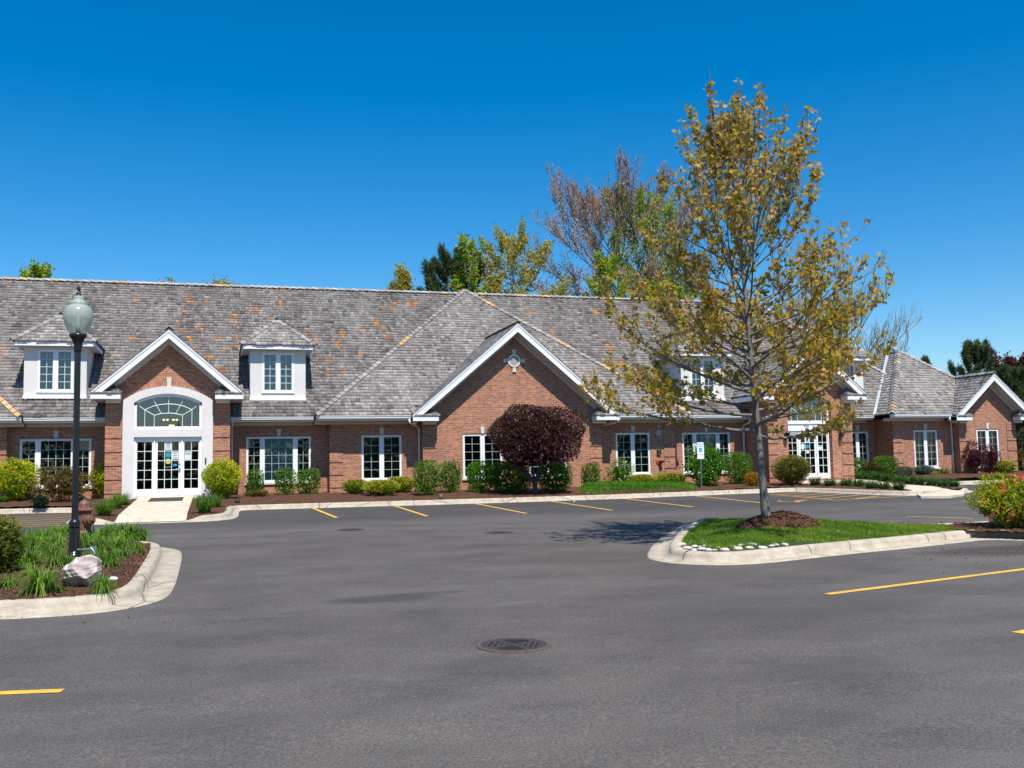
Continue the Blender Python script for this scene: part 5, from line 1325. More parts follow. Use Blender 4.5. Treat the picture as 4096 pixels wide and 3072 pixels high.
S((1290, 1375, 1200, 1310), qc4, 2.16, 'small_shrub', 'small pale green shrub just left of the maple trunk', 'shrub', HED, size=.08, lump=.25, p=2.1, dens=.5, core=.4, dy=.5)
S((1495, 1832, 1132, 1388), qc4, 2.16, 'globe_yew', 'large olive green yew ball in front of the door numbered 720', 'shrub', [(.04, .055, .008), (.10, .105, .012), (.19, .18, .02), (.29, .25, .03)], **{**YW, 'p': 2.3, 'lump': .05})
S((732, 845, 1125, 1300), qc5, 2.16, 'hedge_bush', 'square green bush directly behind the cream bollard light', 'hedge', HED, dens=.9, dy=.4, **HB)
S((803, 975, 1165, 1292), qc5, 2.16, 'yew', 'square brownish olive yew between two green bushes right of the bollard light', 'shrub', [(.03, .035, .008), (.07, .06, .01), (.13, .09, .02)], **{**YW, 'p': 3.4})
S((928, 1118, 1118, 1295), qc5, 2.16, 'hedge_bush', 'square light green bush at the shaded brick corner of the right wing', 'hedge', HED, dens=1., **HB)
S((1095, 1265, 1232, 1315), qc5, 2.16, 'lavender_mound', 'grey green rounded mound, left of two under the wing window', 'plant', GRY, size=.05, wid=.3, lump=.1, p=2.2, stem=0)
S((1262, 1435, 1240, 1318), qc5, 2.16, 'lavender_mound', 'grey green rounded mound, right of two under the wing window', 'plant', GRY, size=.05, wid=.3, lump=.1, p=2.2, stem=0)
S((738, 965, 492, 830), q3, 2.764, 'purple_barberry', 'vase shaped dark purple barberry left of the wing gable window', 'shrub', PUR, size=.075, lump=.16, p=3, taper=.75, dens=.85, core=.5, stem=10, flowers=None)
S((950, 1115, 495, 800), q3, 2.764, 'purple_barberry', 'dark purple barberry in front of the wing gable window', 'shrub', PUR, size=.075, lump=.16, p=3, taper=.55, dens=.8, core=.5, stem=8, dy=.2)
S((1105, 1305, 498, 790), q3, 2.764, 'purple_barberry', 'dark purple barberry at the right brick corner of the wing gable', 'shrub', PUR, size=.075, lump=.18, p=3, taper=.6, dens=.8, core=.5, stem=8, dy=.2)
S((1045, 1302, 695, 822), q3, 2.764, 'yew', 'small clipped yew beneath the purple barberries', 'shrub', YEW, **YW)
S((1302, 1372, 590, 800), q3, 2.764, 'far_bush', 'mixed green bush beyond the right end of the brick wing', 'bush', MIX, size=.12, lump=.2, dy=3, plane=B)
S((1345, 1420, 610, 820), q3, 2.764, 'far_bush', 'dull red bush at the right picture edge beyond the wing', 'bush', [(.06, .02, .015), (.10, .04, .03), (.07, .06, .02)], size=.12, lump=.2, dy=3)
QG = [(0.077, 0.1331, 0.0083), (0.1848, 0.2495, 0.0111), (0.3696, 0.3992, 0.0166), (0.5236, 0.499, 0.0277), (0.154, 0.2661, 0.0139)]
IS = lambda x, y: G(x, y, .16)
shrub('quince_bush', 'large yellow green flowering bush with orange blossoms on the right island', 'bush', 4085, 2116, 400, 206, QG, dens=.95, size=.062, wid=.42, lump=.12, p=2.1, light=.3, taper=.3, core=.75, plane=IS, stem=9, flowers=([(.62, .13, .06), (.68, .24, .12), (.60, .09, .08)], 60, .062))
shrub('yew', 'big rounded yellow green yew at the left picture edge on the lamp island', 'shrub', -22, 2312, 215, 240, [(.03, .055, .008), (.08, .115, .012), (.16, .18, .018), (.34, .31, .03)], plane=IS, dens=1.0, size=.045, wid=.25, lump=.08, p=2.3, taper=.25, light=.4, bend=.5, mat='needle')

# ---- arching daylily clumps, lily turf and grasses: built once per kind, then copied
def clumpmesh(n, L_, wd, cols, seed, spread=.12, droop=1.0, seg=5, lean0=(.2, .8)):
    rg = np.random.default_rng(seed); V, F, C = [], [], []; o = 0
    for k in range(n):
        a = rg.uniform(0, 2*PI); r = spread*math.sqrt(rg.random()); p = np.array((r*math.cos(a), r*math.sin(a), 0.)); a2 = a+rg.normal(0, .7)
        e = math.radians(90)-rg.uniform(*lean0); ln = L_*rg.uniform(.6, 1.15); w_ = wd*rg.uniform(.7, 1.2)
        side = np.array((-math.sin(a2), math.cos(a2), 0)); c = colmix(cols, np.array([rg.random()]))[0]*rg.uniform(.8, 1.2)
        for s_ in range(seg+1):
            f = s_/seg; ww = w_*(1-f**2.2)*.5+.0006
            V += [p-side*ww, p+side*ww]; C += [c*(.85+.3*f)]*2
            if s_ < seg: F.append((o+2*s_, o+2*s_+1, o+2*s_+3, o+2*s_+2))
            p = p+np.array((math.cos(a2)*math.cos(e), math.sin(a2)*math.cos(e), math.sin(e)))*ln/seg; e -= droop*ln/L_*rg.uniform(.2, .55)
        o += 2*(seg+1)
    return np.array(V), np.array(F), np.array(C)
LILY = [(0.0475, 0.1369, 0.0134), (0.1018, 0.2328, 0.0224), (0.1764, 0.3286, 0.0391), (0.2713, 0.3834, 0.0559)]
lil = []
for q in range(4):
    v, f, c = clumpmesh(150, .50, .024, LILY, 300+q, .15, 1.0, 6, (.15, 1.05)); lil.append(npmesh('daylily', v, [f], 'leaf', c))
turfm = []
for q in range(3):
    v, f, c = clumpmesh(230, .34, .016, [(.018, .065, .014), (.045, .12, .025), (.08, .18, .04)], 330+q, .14, .9, 4, (.1, 1.0)); turfm.append(npmesh('lily_turf', v, [f], 'leaf', c))
GRS = [(.05, .13, .015), (.09, .19, .025), (.14, .25, .04)]
grm = []
for q in range(2):
    v, f, c = clumpmesh(260, .42, .013, GRS, 340+q, .13, .9, 4, (.1, .9)); grm.append(npmesh('grass_clump', v, [f], 'leaf', c))
def clump(me, name, cx, by, wpx, hpx, label, cat, group, plane, nat, i=0):
    p = plane(cx, by); k = 1/ppm(p); hd = ray(cx, by)[:2]; hd = hd/np.linalg.norm(hd); o = link(name, me, None, (p[0]+hd[0]*wpx*k*.22, p[1]+hd[1]*wpx*k*.22, p[2]-.01)); 
    q = np.empty(len(me.vertices)*3, np.float32); me.vertices.foreach_get('co', q); q = q.reshape(-1, 3); nat = (2*float(np.percentile(np.abs(q[:, 0]), 93)), float(np.percentile(q[:, 2], 96)))
    o.scale = (wpx*k/nat[0]*1.15, wpx*k/nat[0]*1.15, hpx*k/nat[1]*1.0); o.rotation_euler = (0, 0, i*1.37); return tag(o, label, cat, group)
LB = [(70, 870, 270, 160, 'at the left picture edge near the kerb'), (470, 905, 430, 265, 'left of the boulder at the kerb'), (1130, 885, 260, 190, 'hanging over the kerb right of the boulder'), (330, 620, 300, 230, 'beside the big yew'), (620, 640, 260, 190, 'left of the lamp base'), (430, 450, 300, 190, 'in the left middle of the bed'), (640, 430, 240, 190, 'just left of the lamp foot'), (480, 320, 260, 150, 'at the back left of the bed'), (660, 260, 230, 120, 'behind the lamp base on its left'), (960, 420, 240, 190, 'right behind the lamp base'), (1120, 330, 300, 170, 'in front of the hydrant'), (1190, 620, 270, 220, 'right of the outlet box'), (1350, 515, 190, 120, 'near the right kerb, middle'), (1290, 440, 260, 160, 'between hydrant and right kerb'), (1420, 320, 340, 190, 'tallest at the back right by the kerb'), (1525, 455, 160, 110, 'small one nearest the right kerb'), (1250, 260, 260, 130, 'right of the hydrant'), (860, 700, 200, 150, 'squeezed behind the boulder'), (250, 420, 240, 170, 'behind the big yew'), (1010, 600, 220, 170, 'behind the boulder at the outlet pipe'), (1560, 310, 190, 150, 'at the rear kerb corner'), (60, 520, 240, 150, 'hidden behind the yew'), (330, 380, 260, 170, 'third from the left in the rear row'), (560, 520, 280, 200, 'in the middle between yew and lamp foot'), (760, 620, 220, 160, 'in front of the lamp foot'), (1080, 470, 260, 190, 'between lamp base and hydrant foot'), (800, 300, 240, 150, 'behind the lamp base on its right'), (1380, 400, 240, 160, 'second from the right kerb'), (360, 760, 260, 170, 'between yew and the large left front clump'), (180, 640, 220, 160, 'at the right foot of the yew')]
for i, (x, y, w_, h_, lab) in enumerate(LB):
    clump(lil[i % 4], 'daylily', x/2.765, 2050+y/2.765, w_/2.765, h_/2.765, 'arching green daylily clump '+lab, 'plant', 'daylilies in the lamp post bed', IS, (.72, .42), i)
for i, (x, y, w_, h_, lab) in enumerate([(900, 998, 190, 130, 'nearest the kerb left of the walk'), (985, 940, 200, 115, 'middle of the row left of the walk'), (1050, 905, 160, 100, 'nearest the door left of the walk'), (1770, 975, 190, 140, 'nearest the kerb right of the walk'), (1860, 925, 150, 110, 'behind, right of the walk'), (1730, 890, 100, 70, 'small one by the door right of the walk'), (2150, 830, 100, 45, 'small tuft left of the drain pipe'), (20, 880, 110, 60, 'at the left picture edge under the bush')]):
    c = q6(x, y); clump(grm[i % 2], 'grass_clump', c[0], c[1], w_/2.16, h_/2.16, 'bushy green grass clump '+lab, 'plant', 'grass clumps beside the left walk', B, (.60, .36), i)
for i, (x, y, lab) in enumerate([(410, 1380, 'first in the front row from the yew ball'), (535, 1388, 'second in the front row'), (675, 1385, 'third in the front row'), (785, 1395, 'fourth in the front row'), (895, 1408, 'fifth in the front row'), (1000, 1415, 'sixth in the front row'), (1130, 1420, 'last in the front row at the pale walk'), (815, 1332, 'first in the back row beside the bollard'), (920, 1338, 'second in the back row'), (1030, 1345, 'third in the back row'), (1130, 1360, 'fourth in the back row'), (1215, 1368, 'fifth in the back row'), (1310, 1375, 'sixth in the back row'), (1415, 1382, 'seventh in the back row'), (1510, 1390, 'eighth in the back row'), (1605, 1396, 'last in the back row at the kerb tip')]):
    c = qc5(x, y); clump(turfm[i % 3], 'lily_turf', c[0], c[1], 128/2.16, 70/2.16, 'dark green lily turf clump, '+lab, 'plant', 'lily turf by the right entrance', B, (.58, .30), i)
for i, (x, y, w_, h_, lab) in enumerate([(1500, 1308, 130, 75, 'left of the wing downspout'), (1630, 1308, 120, 85, 'at the foot of the wing downspout'), (1455, 1318, 70, 35, 'low one beside the grey mounds')]):
    c = qc5(x, y); clump(grm[i % 2], 'grass_clump', c[0], c[1], w_/2.16, h_/2.16, 'bright green grass clump '+lab, 'plant', 'grass clumps by the wing', B, (.60, .36), i+3)

# ---- bright ground cover and lawn
def field(name, poly, n, zf, hgt, wd, cols, seed, label, mat='leaf', mound=0):
    rg = np.random.default_rng(seed); P = np.array(poly); lo, hi = P.min(0), P.max(0); X = rg.uniform(lo[0], hi[0], n*2); Y = rg.uniform(lo[1], hi[1], n*2)
    ok = inside(X, Y, poly); X, Y = X[ok][:n], Y[ok][:n]; m_ = len(X); Z = zf(X, Y)
    if mound: Z = Z+mound*np.clip(edist(X, Y, poly)/.35, 0, 1)**.6*(1+.25*np.sin(X*3.1)*np.sin(Y*4+X))
    A = np.stack([rg.normal(0, .45, m_), rg.normal(0, .45, m_), np.ones(m_)], -1)
    cl = .5+.2*np.sin(X*1.3+2*np.sin(Y*.9))+.15*np.sin(Y*3.3+X*2.1)+rg.normal(0, .2, m_)
    v, f, c = leafgeo(np.stack([X, Y, Z], -1), A, hgt*rg.uniform(.6, 1.3, m_), wd, colmix(cols, np.clip(cl, 0, 1)), 'needle', rg)
    o = link(name, npmesh(name, v, [f], mat, c)); return tag(o, label, 'grass', None, 'stuff')
gcp = [B(*q2(*p)) for p in ((150, 1240), (420, 1248), (900, 1232), (1500, 1205), (1905, 1185), (1880, 1120), (1600, 1095), (1100, 1090), (600, 1085), (260, 1090), (160, 1170))]
field('ground_cover', [(p[0], p[1]+.12) for p in gcp], 15000, lambda x, y: bz(x, y), .09, .24, BRG, 61, 'bright green low ground cover along the kerb', mound=.12)
MCx = [(MC[0]+.83*math.cos(a), MC[1]+.69*math.sin(a)) for a in ang]
rg_ = np.random.default_rng(8)
lx0, ly0 = np.array(lawnp).min(0); lx1, ly1 = np.array(lawnp).max(0)
LAWN = [(0.0875, 0.1785, 0.016), (0.15, 0.273, 0.024), (0.25, 0.378, 0.036), (0.425, 0.441, 0.08)]
def lawn():
    rg = np.random.default_rng(71); n = 130000; X = rg.uniform(lx0, lx1, n); Y = rg.uniform(ly0, ly1, n)
    stones = (Y < 14.55+.0*X) & (X < 9.6) & (edist(X, Y, rpoly) < .42)
    ok = inside(X, Y, lawnp) & ~inside(X, Y, MCx) & (edist(X, Y, rpoly) > .06) & ~stones
    X, Y = X[ok], Y[ok]; m_ = len(X); A = np.stack([rg.normal(0, .5, m_), rg.normal(0, .5, m_), np.ones(m_)], -1)
    cl = .45+.22*np.sin(X*2.2+2*np.sin(Y*1.7))*np.sin(Y*2.7)+.12*np.sin(X*9+Y*5)+rg.normal(0, .2, m_)
    v, f, c = leafgeo(np.stack([X, Y, crown(X, Y)-.012], -1), A, .052*rg.uniform(.5, 1.4, m_), .2, colmix(LAWN, np.clip(cl, 0, 1)), 'needle', rg)
    tag(link('lawn', npmesh('lawn', v, [f], 'leaf', c)), 'short green lawn on the right island', 'grass', None, 'stuff')
lawn()
def chips(name, pts_fn, n, seed, label):         # loose bark chips lying on the mulch
    rg = np.random.default_rng(seed); P = pts_fn(rg, n); m_ = len(P); A = np.stack([rg.normal(size=m_), rg.normal(size=m_), rg.normal(0, .35, m_)], -1)
    C = colmix([(.03, .014, .009), (.10, .045, .026), (.18, .09, .055), (.26, .15, .10)], rg.random(m_)**1.4)
    v, f, c = leafgeo(P, A, rg.uniform(.02, .06, m_), .28, C, 'leaf', rg); tag(link(name, npmesh(name, v, [f], 'stone', c)), label, 'mulch', None, 'stuff')
def cp1(rg, n):
    a = rg.uniform(0, 2*PI, n); r = np.sqrt(rg.random(n)); x, y = MC[0]+.83*r*np.cos(a), MC[1]+.69*r*np.sin(a); return np.stack([x, y, moundz(x, y)+.006], -1)
chips('bark_chips', cp1, 5000, 5, 'brown bark chips heaped round the maple trunk')
def cp2(rg, n):
    x, y = rg.uniform(-4.5, -.6, n), rg.uniform(12, 20.6, n); ok = inside(x, y, lpoly) & (edist(x, y, lpoly) > .03); x, y = x[ok], y[ok]; return np.stack([x, y, lz(x, y)+.006], -1)
chips('bark_chips', cp2, 16000, 6, 'brown bark chips spread over the lamp post bed')

def cp3(rg, n):
    x, y = np.concatenate([rg.normal(12.4, 1.0, n), rg.uniform(9, 14, n//3), rg.uniform(-3, .3, n//4)]), np.concatenate([rg.normal(12.9, .55, n), rg.uniform(11.0, 13.2, n//3), rg.uniform(10.9, 12.2, n//4)])
    ok = ~inside(x, y, rpoly) & ~inside(x, y, lpoly); x, y = x[ok], y[ok]; return np.stack([x, y, lot(y)+.007], -1)
chips('leaf_litter', cp3, 170, 9, 'scattered brown bark crumbs and leaf litter on the asphalt along the kerbs')
# ---- trees
def skeleton(H, prof, nprim, seed, r0, fork=.0, elev=(35, 60), wob=.03, sec=9, seclen=.42, base=.12, uplift=.35, leadtop=1.0, twigs=3, spacing=.16, outer=.35, lean=(0, 0)):
    """returns (tubes, anchors): tubes are (points, radii); anchors are (position, direction)"""
    rg = np.random.default_rng(seed); tubes, anc = [], []
    n = 14; zs = np.linspace(0, H*leadtop, n); w1, w2 = rg.uniform(0, 6, 2)
    lead = np.stack([lean[0]*zs+wob*H*np.sin(zs/H*5+w1)*(zs/H), lean[1]*zs+wob*H*np.sin(zs/H*4+w2)*(zs/H), zs], -1); lead[:, :2] -= lead[0, :2]
    lr = r0*np.clip(1-zs/(H*leadtop)*.98, .02, 1)**.85; lr[0] *= 1.25
    tubes.append((lead, lr))
    def at(z): return np.array([np.interp(z, zs, lead[:, 0]), np.interp(z, zs, lead[:, 1]), z]), float(np.interp(z, zs, lr))
    def branch(p, az, el, ln, r, lvl, nst=7):
        pts = [p]; e = el; a = az
        for k in range(nst):
            d = np.array((math.cos(a)*math.cos(e), math.sin(a)*math.cos(e), math.sin(e))); pts.append(pts[-1]+d*ln/nst); e = min(e+uplift/nst*(1 if lvl < 2 else .8)+rg.normal(0, .05), 1.5); a += rg.normal(0, .09)
        return np.array(pts), np.linspace(r, max(r*.15, .003), nst+1)
    for k in range(nprim):
        f = (k+.5)/nprim; z = H*(base+(leadtop*.93-base)*f**.9); p, r = at(z)
        az = k*2.39996+rg.normal(0, .25); e0 = math.radians(np.interp(f, [0, 1], elev)+rg.normal(0, 5)); 
        zt = min(z/H+.16*(1-f), 1); R = np.interp(zt, prof[0], prof[1])*rg.uniform(.82, 1.08)
        ln = max(R/math.cos(min(e0+uplift*.4, 1.25)), .25); ln = min(ln, (H*1.02-z)/max(math.sin(e0+uplift*.5), .2))
        rr = min(r*.62, .012+.022*ln)
        pts, rad = branch(p, az, e0, ln, rr, 1, 8); tubes.append((pts, rad))
        ns = max(2, int(sec*ln/ (np.max(prof[1])+.3)))+1
        for s_ in range(ns):
            g_ = .22+.74*(s_+rg.uniform(.1, .9))/ns; i = g_*8; i0 = min(int(i), 7); q = pts[i0]+(pts[i0+1]-pts[i0])*(i-i0); rq = rad[i0]*.6
            d = pts[i0+1]-pts[i0]; a2 = math.atan2(d[1], d[0])+rg.choice([-1, 1])*rg.uniform(.35, 1.0); e2 = math.asin(np.clip(d[2]/np.linalg.norm(d), -1, 1))+rg.uniform(-.1, .4)
            l2 = ln*seclen*(1.15-g_*.7)*rg.uniform(.7, 1.2); p2, r2 = branch(q, a2, e2, l2, rq, 2, 5); tubes.append((p2, r2))
            for t_ in range(twigs):
                h_ = rg.uniform(.3, .95); j = h_*5; j0 = min(int(j), 4); q3_ = p2[j0]+(p2[j0+1]-p2[j0])*(j-j0); d = p2[j0+1]-p2[j0]
                a3 = math.atan2(d[1], d[0])+rg.choice([-1, 1])*rg.uniform(.3, 1.1); e3 = math.asin(np.clip(d[2]/np.linalg.norm(d), -1, 1))+rg.uniform(-.2, .5); l3 = l2*rg.uniform(.3, .6)
                p3_, r3_ = branch(q3_, a3, e3, l3, r2[j0]*.6, 3, 3); tubes.append((p3_, r3_))
                for w_ in np.arange(.25, 1.01, min(.5, spacing/max(l3, .05))): jj = w_*3; k0 = min(int(jj), 2); anc.append((p3_[k0]+(p3_[k0+1]-p3_[k0])*(jj-k0), p3_[k0+1]-p3_[k0]))
            for w_ in np.arange(outer, 1.01, min(.5, spacing/max(l2, .05))): jj = w_*5; k0 = min(int(jj), 4); anc.append((p2[k0]+(p2[k0+1]-p2[k0])*(jj-k0), p2[k0+1]-p2[k0]))
        for w_ in np.arange(.5, 1.01, min(.5, spacing/max(ln, .05))): jj = w_*8; k0 = min(int(jj), 7); anc.append((pts[k0]+(pts[k0+1]-pts[k0])*(jj-k0), pts[k0+1]-pts[k0]))
    for z in np.arange(H*.78, H*leadtop, spacing): p, r = at(z); anc.append((p, np.array((0, 0, 1.0))))
    zm = max(max(a_[0][2] for a_ in anc), max(p_[:, 2].max() for p_, r_ in tubes))+.05; g_ = H/zm
    if g_ < 1: tubes = [(p_*np.array((1, 1, g_)), r_) for p_, r_ in tubes]; anc = [(p_*np.array((1, 1, g_)), d_) for p_, d_ in anc]
    return tubes, anc
def tubemesh(name, tubes, mat, minr=.0):
    V, F, o = [], [], 0
    for pts, rad in tubes:
        n = 8 if rad[0] > .04 else (5 if rad[0] > .012 else 3); k = len(pts)
        T = np.gradient(pts, axis=0); T = unit(T); ref = np.array((.31, .22, .93)) if abs(T[0][2]) < .8 else np.array((.9, .3, .1)); U = unit(np.cross(T, ref)); Wv = np.cross(T, U); a = np.arange(n)*2*PI/n
        R = np.maximum(rad, minr)[:, None, None]; ring = pts[:, None]+R*(np.cos(a)[None, :, None]*U[:, None]+np.sin(a)[None, :, None]*Wv[:, None]); V.append(ring.reshape(-1, 3))
        idx = o+np.arange(k*n).reshape(k, n); F.append(np.stack([idx[:-1], np.roll(idx, -1, 1)[:-1], np.roll(idx, -1, 1)[1:], idx[1:]], -1).reshape(-1, 4)); o += k*n
    return npmesh(name, np.concatenate(V), [np.concatenate(F)], mat, None, True)
def crownmesh(anc, per, size, wid, cols, shape, seed, jit=.05, droop=.2, keep=1.0, along_=.5, clump_=.25):
    rg = np.random.default_rng(seed); P0 = np.array([a[0] for a in anc]); D0 = unit(np.array([a[1] for a in anc]))
    if keep < 1: s_ = rg.random(len(P0)) < keep; P0, D0 = P0[s_], D0[s_]
    n = len(P0)*per; P = np.repeat(P0, per, 0)+rg.normal(0, jit, (n, 3)); A = np.repeat(D0, per, 0)*along_+rg.normal(0, .75, (n, 3))+np.array((0, 0, -droop))
    cc = np.repeat(rg.random(len(P0)), per); cl = np.clip(cc*clump_*2+rg.random(n)*(1-clump_)-.1*(clump_), 0, 1)
    return leafgeo(P, A, size*rg.uniform(.65, 1.25, n), wid, colmix(cols, cl)*rg.uniform(.85, 1.15, (n, 1)), shape, rg)
def tree(name, label, loc, H, prof, cols, seed, nprim=26, r0=.15, per=4, size=.16, wid=.6, shape='leaf', bark='bark_pale', leafmat='leaf', cat='tree', group=None, keep=1.0, jit=.12, droop=.2, minr=.0, clump_=.25, along_=.5, **kw):
    t = thing(name, loc, label, cat, group); tubes, anc = skeleton(H, prof, nprim, seed, r0, **kw)
    link('trunk', tubemesh('trunk', tubes, bark, minr), t, (0, 0, 0))
    if per: v, f, c = crownmesh(anc, per, size, wid, cols, shape, seed+1, jit, droop, keep, along_, clump_); link('crown', npmesh('crown', v, [f], leafmat, c), t, (0, 0, 0))
    return t
# young maple on the island
TP = W(3065, 2062, MC[1]-.1); TP[2] = float(moundz(np.array(TP[0]), np.array(TP[1])))-.05
Hm = W(2990, 330, TP[1])[2]-TP[2]
MAPLE = [(.18, .20, .010), (.32, .29, .014), (.43, .34, .022), (.50, .33, .05), (.56, .34, .13)]
tt = thing('maple_tree', TP, 'young maple with bronze and olive spring leaves on the grass island', 'tree')
prof = (np.array([0, .20, .28, .38, .46, .58, .72, .86, .95, 1.0]), np.array([1.2, 2.9, 3.15, 3.1, 2.85, 2.3, 1.6, .9, .45, .12]))
tubes, anc = skeleton(Hm, prof, 74, 77, .075, elev=(2, 70), wob=.004, sec=11, seclen=.46, base=.20, uplift=.40, twigs=3, spacing=.15, outer=.3, lean=(-.06, 0))
tr_, ar_ = [], []
for tb in tubes: tr_.append(tb)
link('trunk', tubemesh('trunk', tr_, 'bark_dark2', .004), tt, (0, 0, 0))
rg = np.random.default_rng(4); anc = [a for a in anc if rg.random() < np.interp(a[0][2]/Hm, [.3, .5, .7, 1.0], [.78, .62, .36, .40])]
v, f, c = crownmesh(anc, 4, .090, .80, MAPLE, 'maple', 78, .035, .55, 1.0, .3, .35); link('crown', npmesh('crown', v, [f], 'leaf', c), tt, (0, 0, 0))
# purple leaved flowering tree in front of the gable
p = B(*q5(1180, 1232)); k = 1/ppm(p); ctr = np.array((p[0], p[1], bedz(p[1])))
t = thing('flowering_plum', ctr, 'clipped dark purple tree with pink blossoms in front of the gable', 'tree')
Zt = lambda y: W(2136, y, p[1])[2]-ctr[2]
zb_, zt_ = Zt(1640+800/3.687), Zt(1634); wc_ = 1310/3.687*k
m = MB(); m.tube([(0, 0, -.1), (0, 0, .15), (.01, 0, .42)], [.12, .10, .09], 9, False)
for a, e in ((-.55, 1.5), (.25, 1.55), (-.1, 1.7), (.6, 1.3), (-.95, 1.2)): m.tube([(0, 0, .36), (a*.35, .1*a, .62), (a*.8, -.1*a, 1.0), (a*1.4, .1, e)], [.06, .05, .04, .025], 7, False)
m.build('trunk', 'bark_dark', t, off=(0, 0, 0))
PINKL = [(.020, .008, .008), (.05, .016, .016), (.095, .030, .028), (.06, .060, .014), (.13, .05, .045)]
V, F, C = shrubmesh(wc_, wc_*.98, zt_-zb_, PINKL, 19000, .085, wid=.36, p=2.7, lump=.10, seed=501, taper=.18, hang=.5, core=.8, bend=.6); V[:, 2] += zb_; V[:, 0] += .04
link('crown', npmesh('crown', V, F, 'leaf', C), t, (0, 0, 0))
rg = np.random.default_rng(55); n = 420; D = unit(rg.normal(size=(n*2, 3))+np.array((.35, -.3, -.25))); D = D[D[:, 1] < .4][:n]; r = (np.abs(D)**2.9).sum(1)**(-1/2.9)*.99
Pf = np.stack([.04+D[:, 0]*r*wc_/2, D[:, 1]*r*wc_*.425, (zb_+zt_)/2+D[:, 2]*r*(zt_-zb_)/2], -1); Pf = np.repeat(Pf, 4, 0)+rg.normal(0, .03, (len(Pf)*4, 3))
v, f, c = leafgeo(Pf, rg.normal(size=Pf.shape)+np.array((0, -.5, 0)), .055*rg.uniform(.6, 1.2, len(Pf)), .8, colmix([(.30, .07, .17), (.48, .17, .32), (.62, .36, .48)], rg.random(len(Pf))), 'leaf', rg)
link('blossom', npmesh('blossom', v, [f], 'petal', c), t, (0, 0, 0))

# trees behind the building and beyond the wing
def bg(name, label, topx, topy, wview, Yd, cols, seed, zb=.9, lowfrac=.2, shapep=None, **kw):
    tp = W(topx*V1, topy*V1, Yd); H = tp[2]-zb; wm = wview*V1/ppm(tp); R = wm/2*1.3
    kw.setdefault('uplift', .25)
    if shapep is None: shapep = ([0, .25, .45, .65, .85, 1.0], [.3, .8, 1.0, .85, .5, .08])
    return tree(name, label, (tp[0], tp[1], zb), H, (np.array(shapep[0]), np.array(shapep[1])*R), cols, seed, **kw)
POP = [(0.0931, 0.1863, 0.0124), (0.1863, 0.295, 0.0155), (0.3105, 0.4036, 0.0233), (0.4347, 0.4657, 0.0466)]
GLD = [(0.162, 0.1782, 0.0194), (0.324, 0.2754, 0.0324), (0.486, 0.3888, 0.0648), (0.3564, 0.3888, 0.0486)]
BUD = [(.26, .105, .06), (.36, .16, .09), (.46, .26, .15)]
PINE = [(0.0174, 0.0377, 0.0174), (0.0348, 0.0653, 0.0232), (0.0653, 0.1015, 0.0319), (0.1087, 0.1232, 0.0435)]
BUR = [(.045, .012, .012), (.09, .024, .02), (.13, .045, .03)]
pn = dict(bark='bark_dark', leafmat='needle', wid=.13, droop=-.45, uplift=.6, jit=.07, along_=1.0)
cone = ([0, .2, .4, .6, .8, 1.0], [.9, 1.0, .85, .6, .34, .05])
bg('pine_tree', 'dark pine behind the roof ridge left of the poplars', 985, 535, 150, 60, PINE, 901, shapep=([0, .45, .6, .75, .88, 1.0], [.7, .8, 1.0, .95, .6, .15]), nprim=50, per=26, size=.34, sec=9, twigs=2, elev=(0, 40), spacing=.30, **pn)
bg('poplar_tree', 'bright green young poplar in front of the dark pine', 1024, 505, 100, 57, POP, 902, nprim=30, per=3, size=.20, sec=8, twigs=2, elev=(20, 65), spacing=.36)
bg('golden_tree', 'golden olive tree above the ridge right of the gable peak', 1120, 476, 200, 58, GLD, 903, nprim=36, per=4, size=.19, sec=10, twigs=3, elev=(15, 60), spacing=.30, lean=(0, 0))
bg('budding_tree', 'tall bare limbed tree with reddish brown buds behind the roof', 1342, 346, 300, 64, BUD, 904, nprim=44, per=5, size=.125, sec=12, twigs=5, uplift=.08, elev=(8, 62), spacing=.42, r0=.26, minr=.022, jit=.15, wob=.03, shapep=([0, .3, .5, .7, .87, 1.0], [.5, .9, 1.05, .95, .62, .15]))
bg('poplar_tree', 'tall green poplar half hidden behind the maple crown', 1400, 390, 210, 61, POP, 905, nprim=40, per=3, size=.20, sec=10, twigs=3, elev=(20, 66), spacing=.36, r0=.2, minr=.015)
bg('leafy_tree', 'fresh yellow green leafy tree at the roof ridge left of the maple', 1310, 545, 130, 57, POP, 906, nprim=34, per=4, size=.20, sec=9, twigs=2, elev=(12, 62), spacing=.30)
bg('leafy_tree', 'fresh green leafy tree behind the ridge seen through the maple', 1440, 600, 130, 57, POP, 913, nprim=30, per=4, size=.20, sec=9, twigs=2, elev=(12, 62), spacing=.30)
bg('bare_tree', 'grey leafless tree behind the right half of the maple', 1790, 575, 330, 62, BUD, 907, nprim=38, per=0, sec=12, twigs=6, elev=(14, 60), spacing=.5, r0=.2, minr=.013, bark='bark_pale', shapep=([0, .3, .5, .7, .87, 1.0], [.6, .95, 1.05, .95, .62, .15]))
bg('leafy_tree', 'small pointed green tree top above the far left ridge', 72, 566, 85, 60, POP, 908, nprim=30, per=5, size=.22, sec=8, twigs=2, elev=(35, 65), spacing=.36)
bg('thin_tree', 'sparse twig tips of a thin tree above the ridge right of the lamp', 358, 596, 70, 60, GLD, 909, nprim=20, per=2, size=.14, sec=6, twigs=2, elev=(45, 75), spacing=.5, minr=.01)
bg('thin_tree', 'golden green tree tips above the ridge near the middle of the left roof', 490, 597, 95, 60, GLD, 910, nprim=26, per=4, size=.17, sec=8, twigs=2, elev=(45, 75), spacing=.36)
bg('thin_tree', 'narrow olive tree top above the ridge, shorter of two before the pine', 838, 598, 34, 60, GLD, 911, nprim=24, per=4, size=.16, sec=6, twigs=2, elev=(50, 75), spacing=.36)
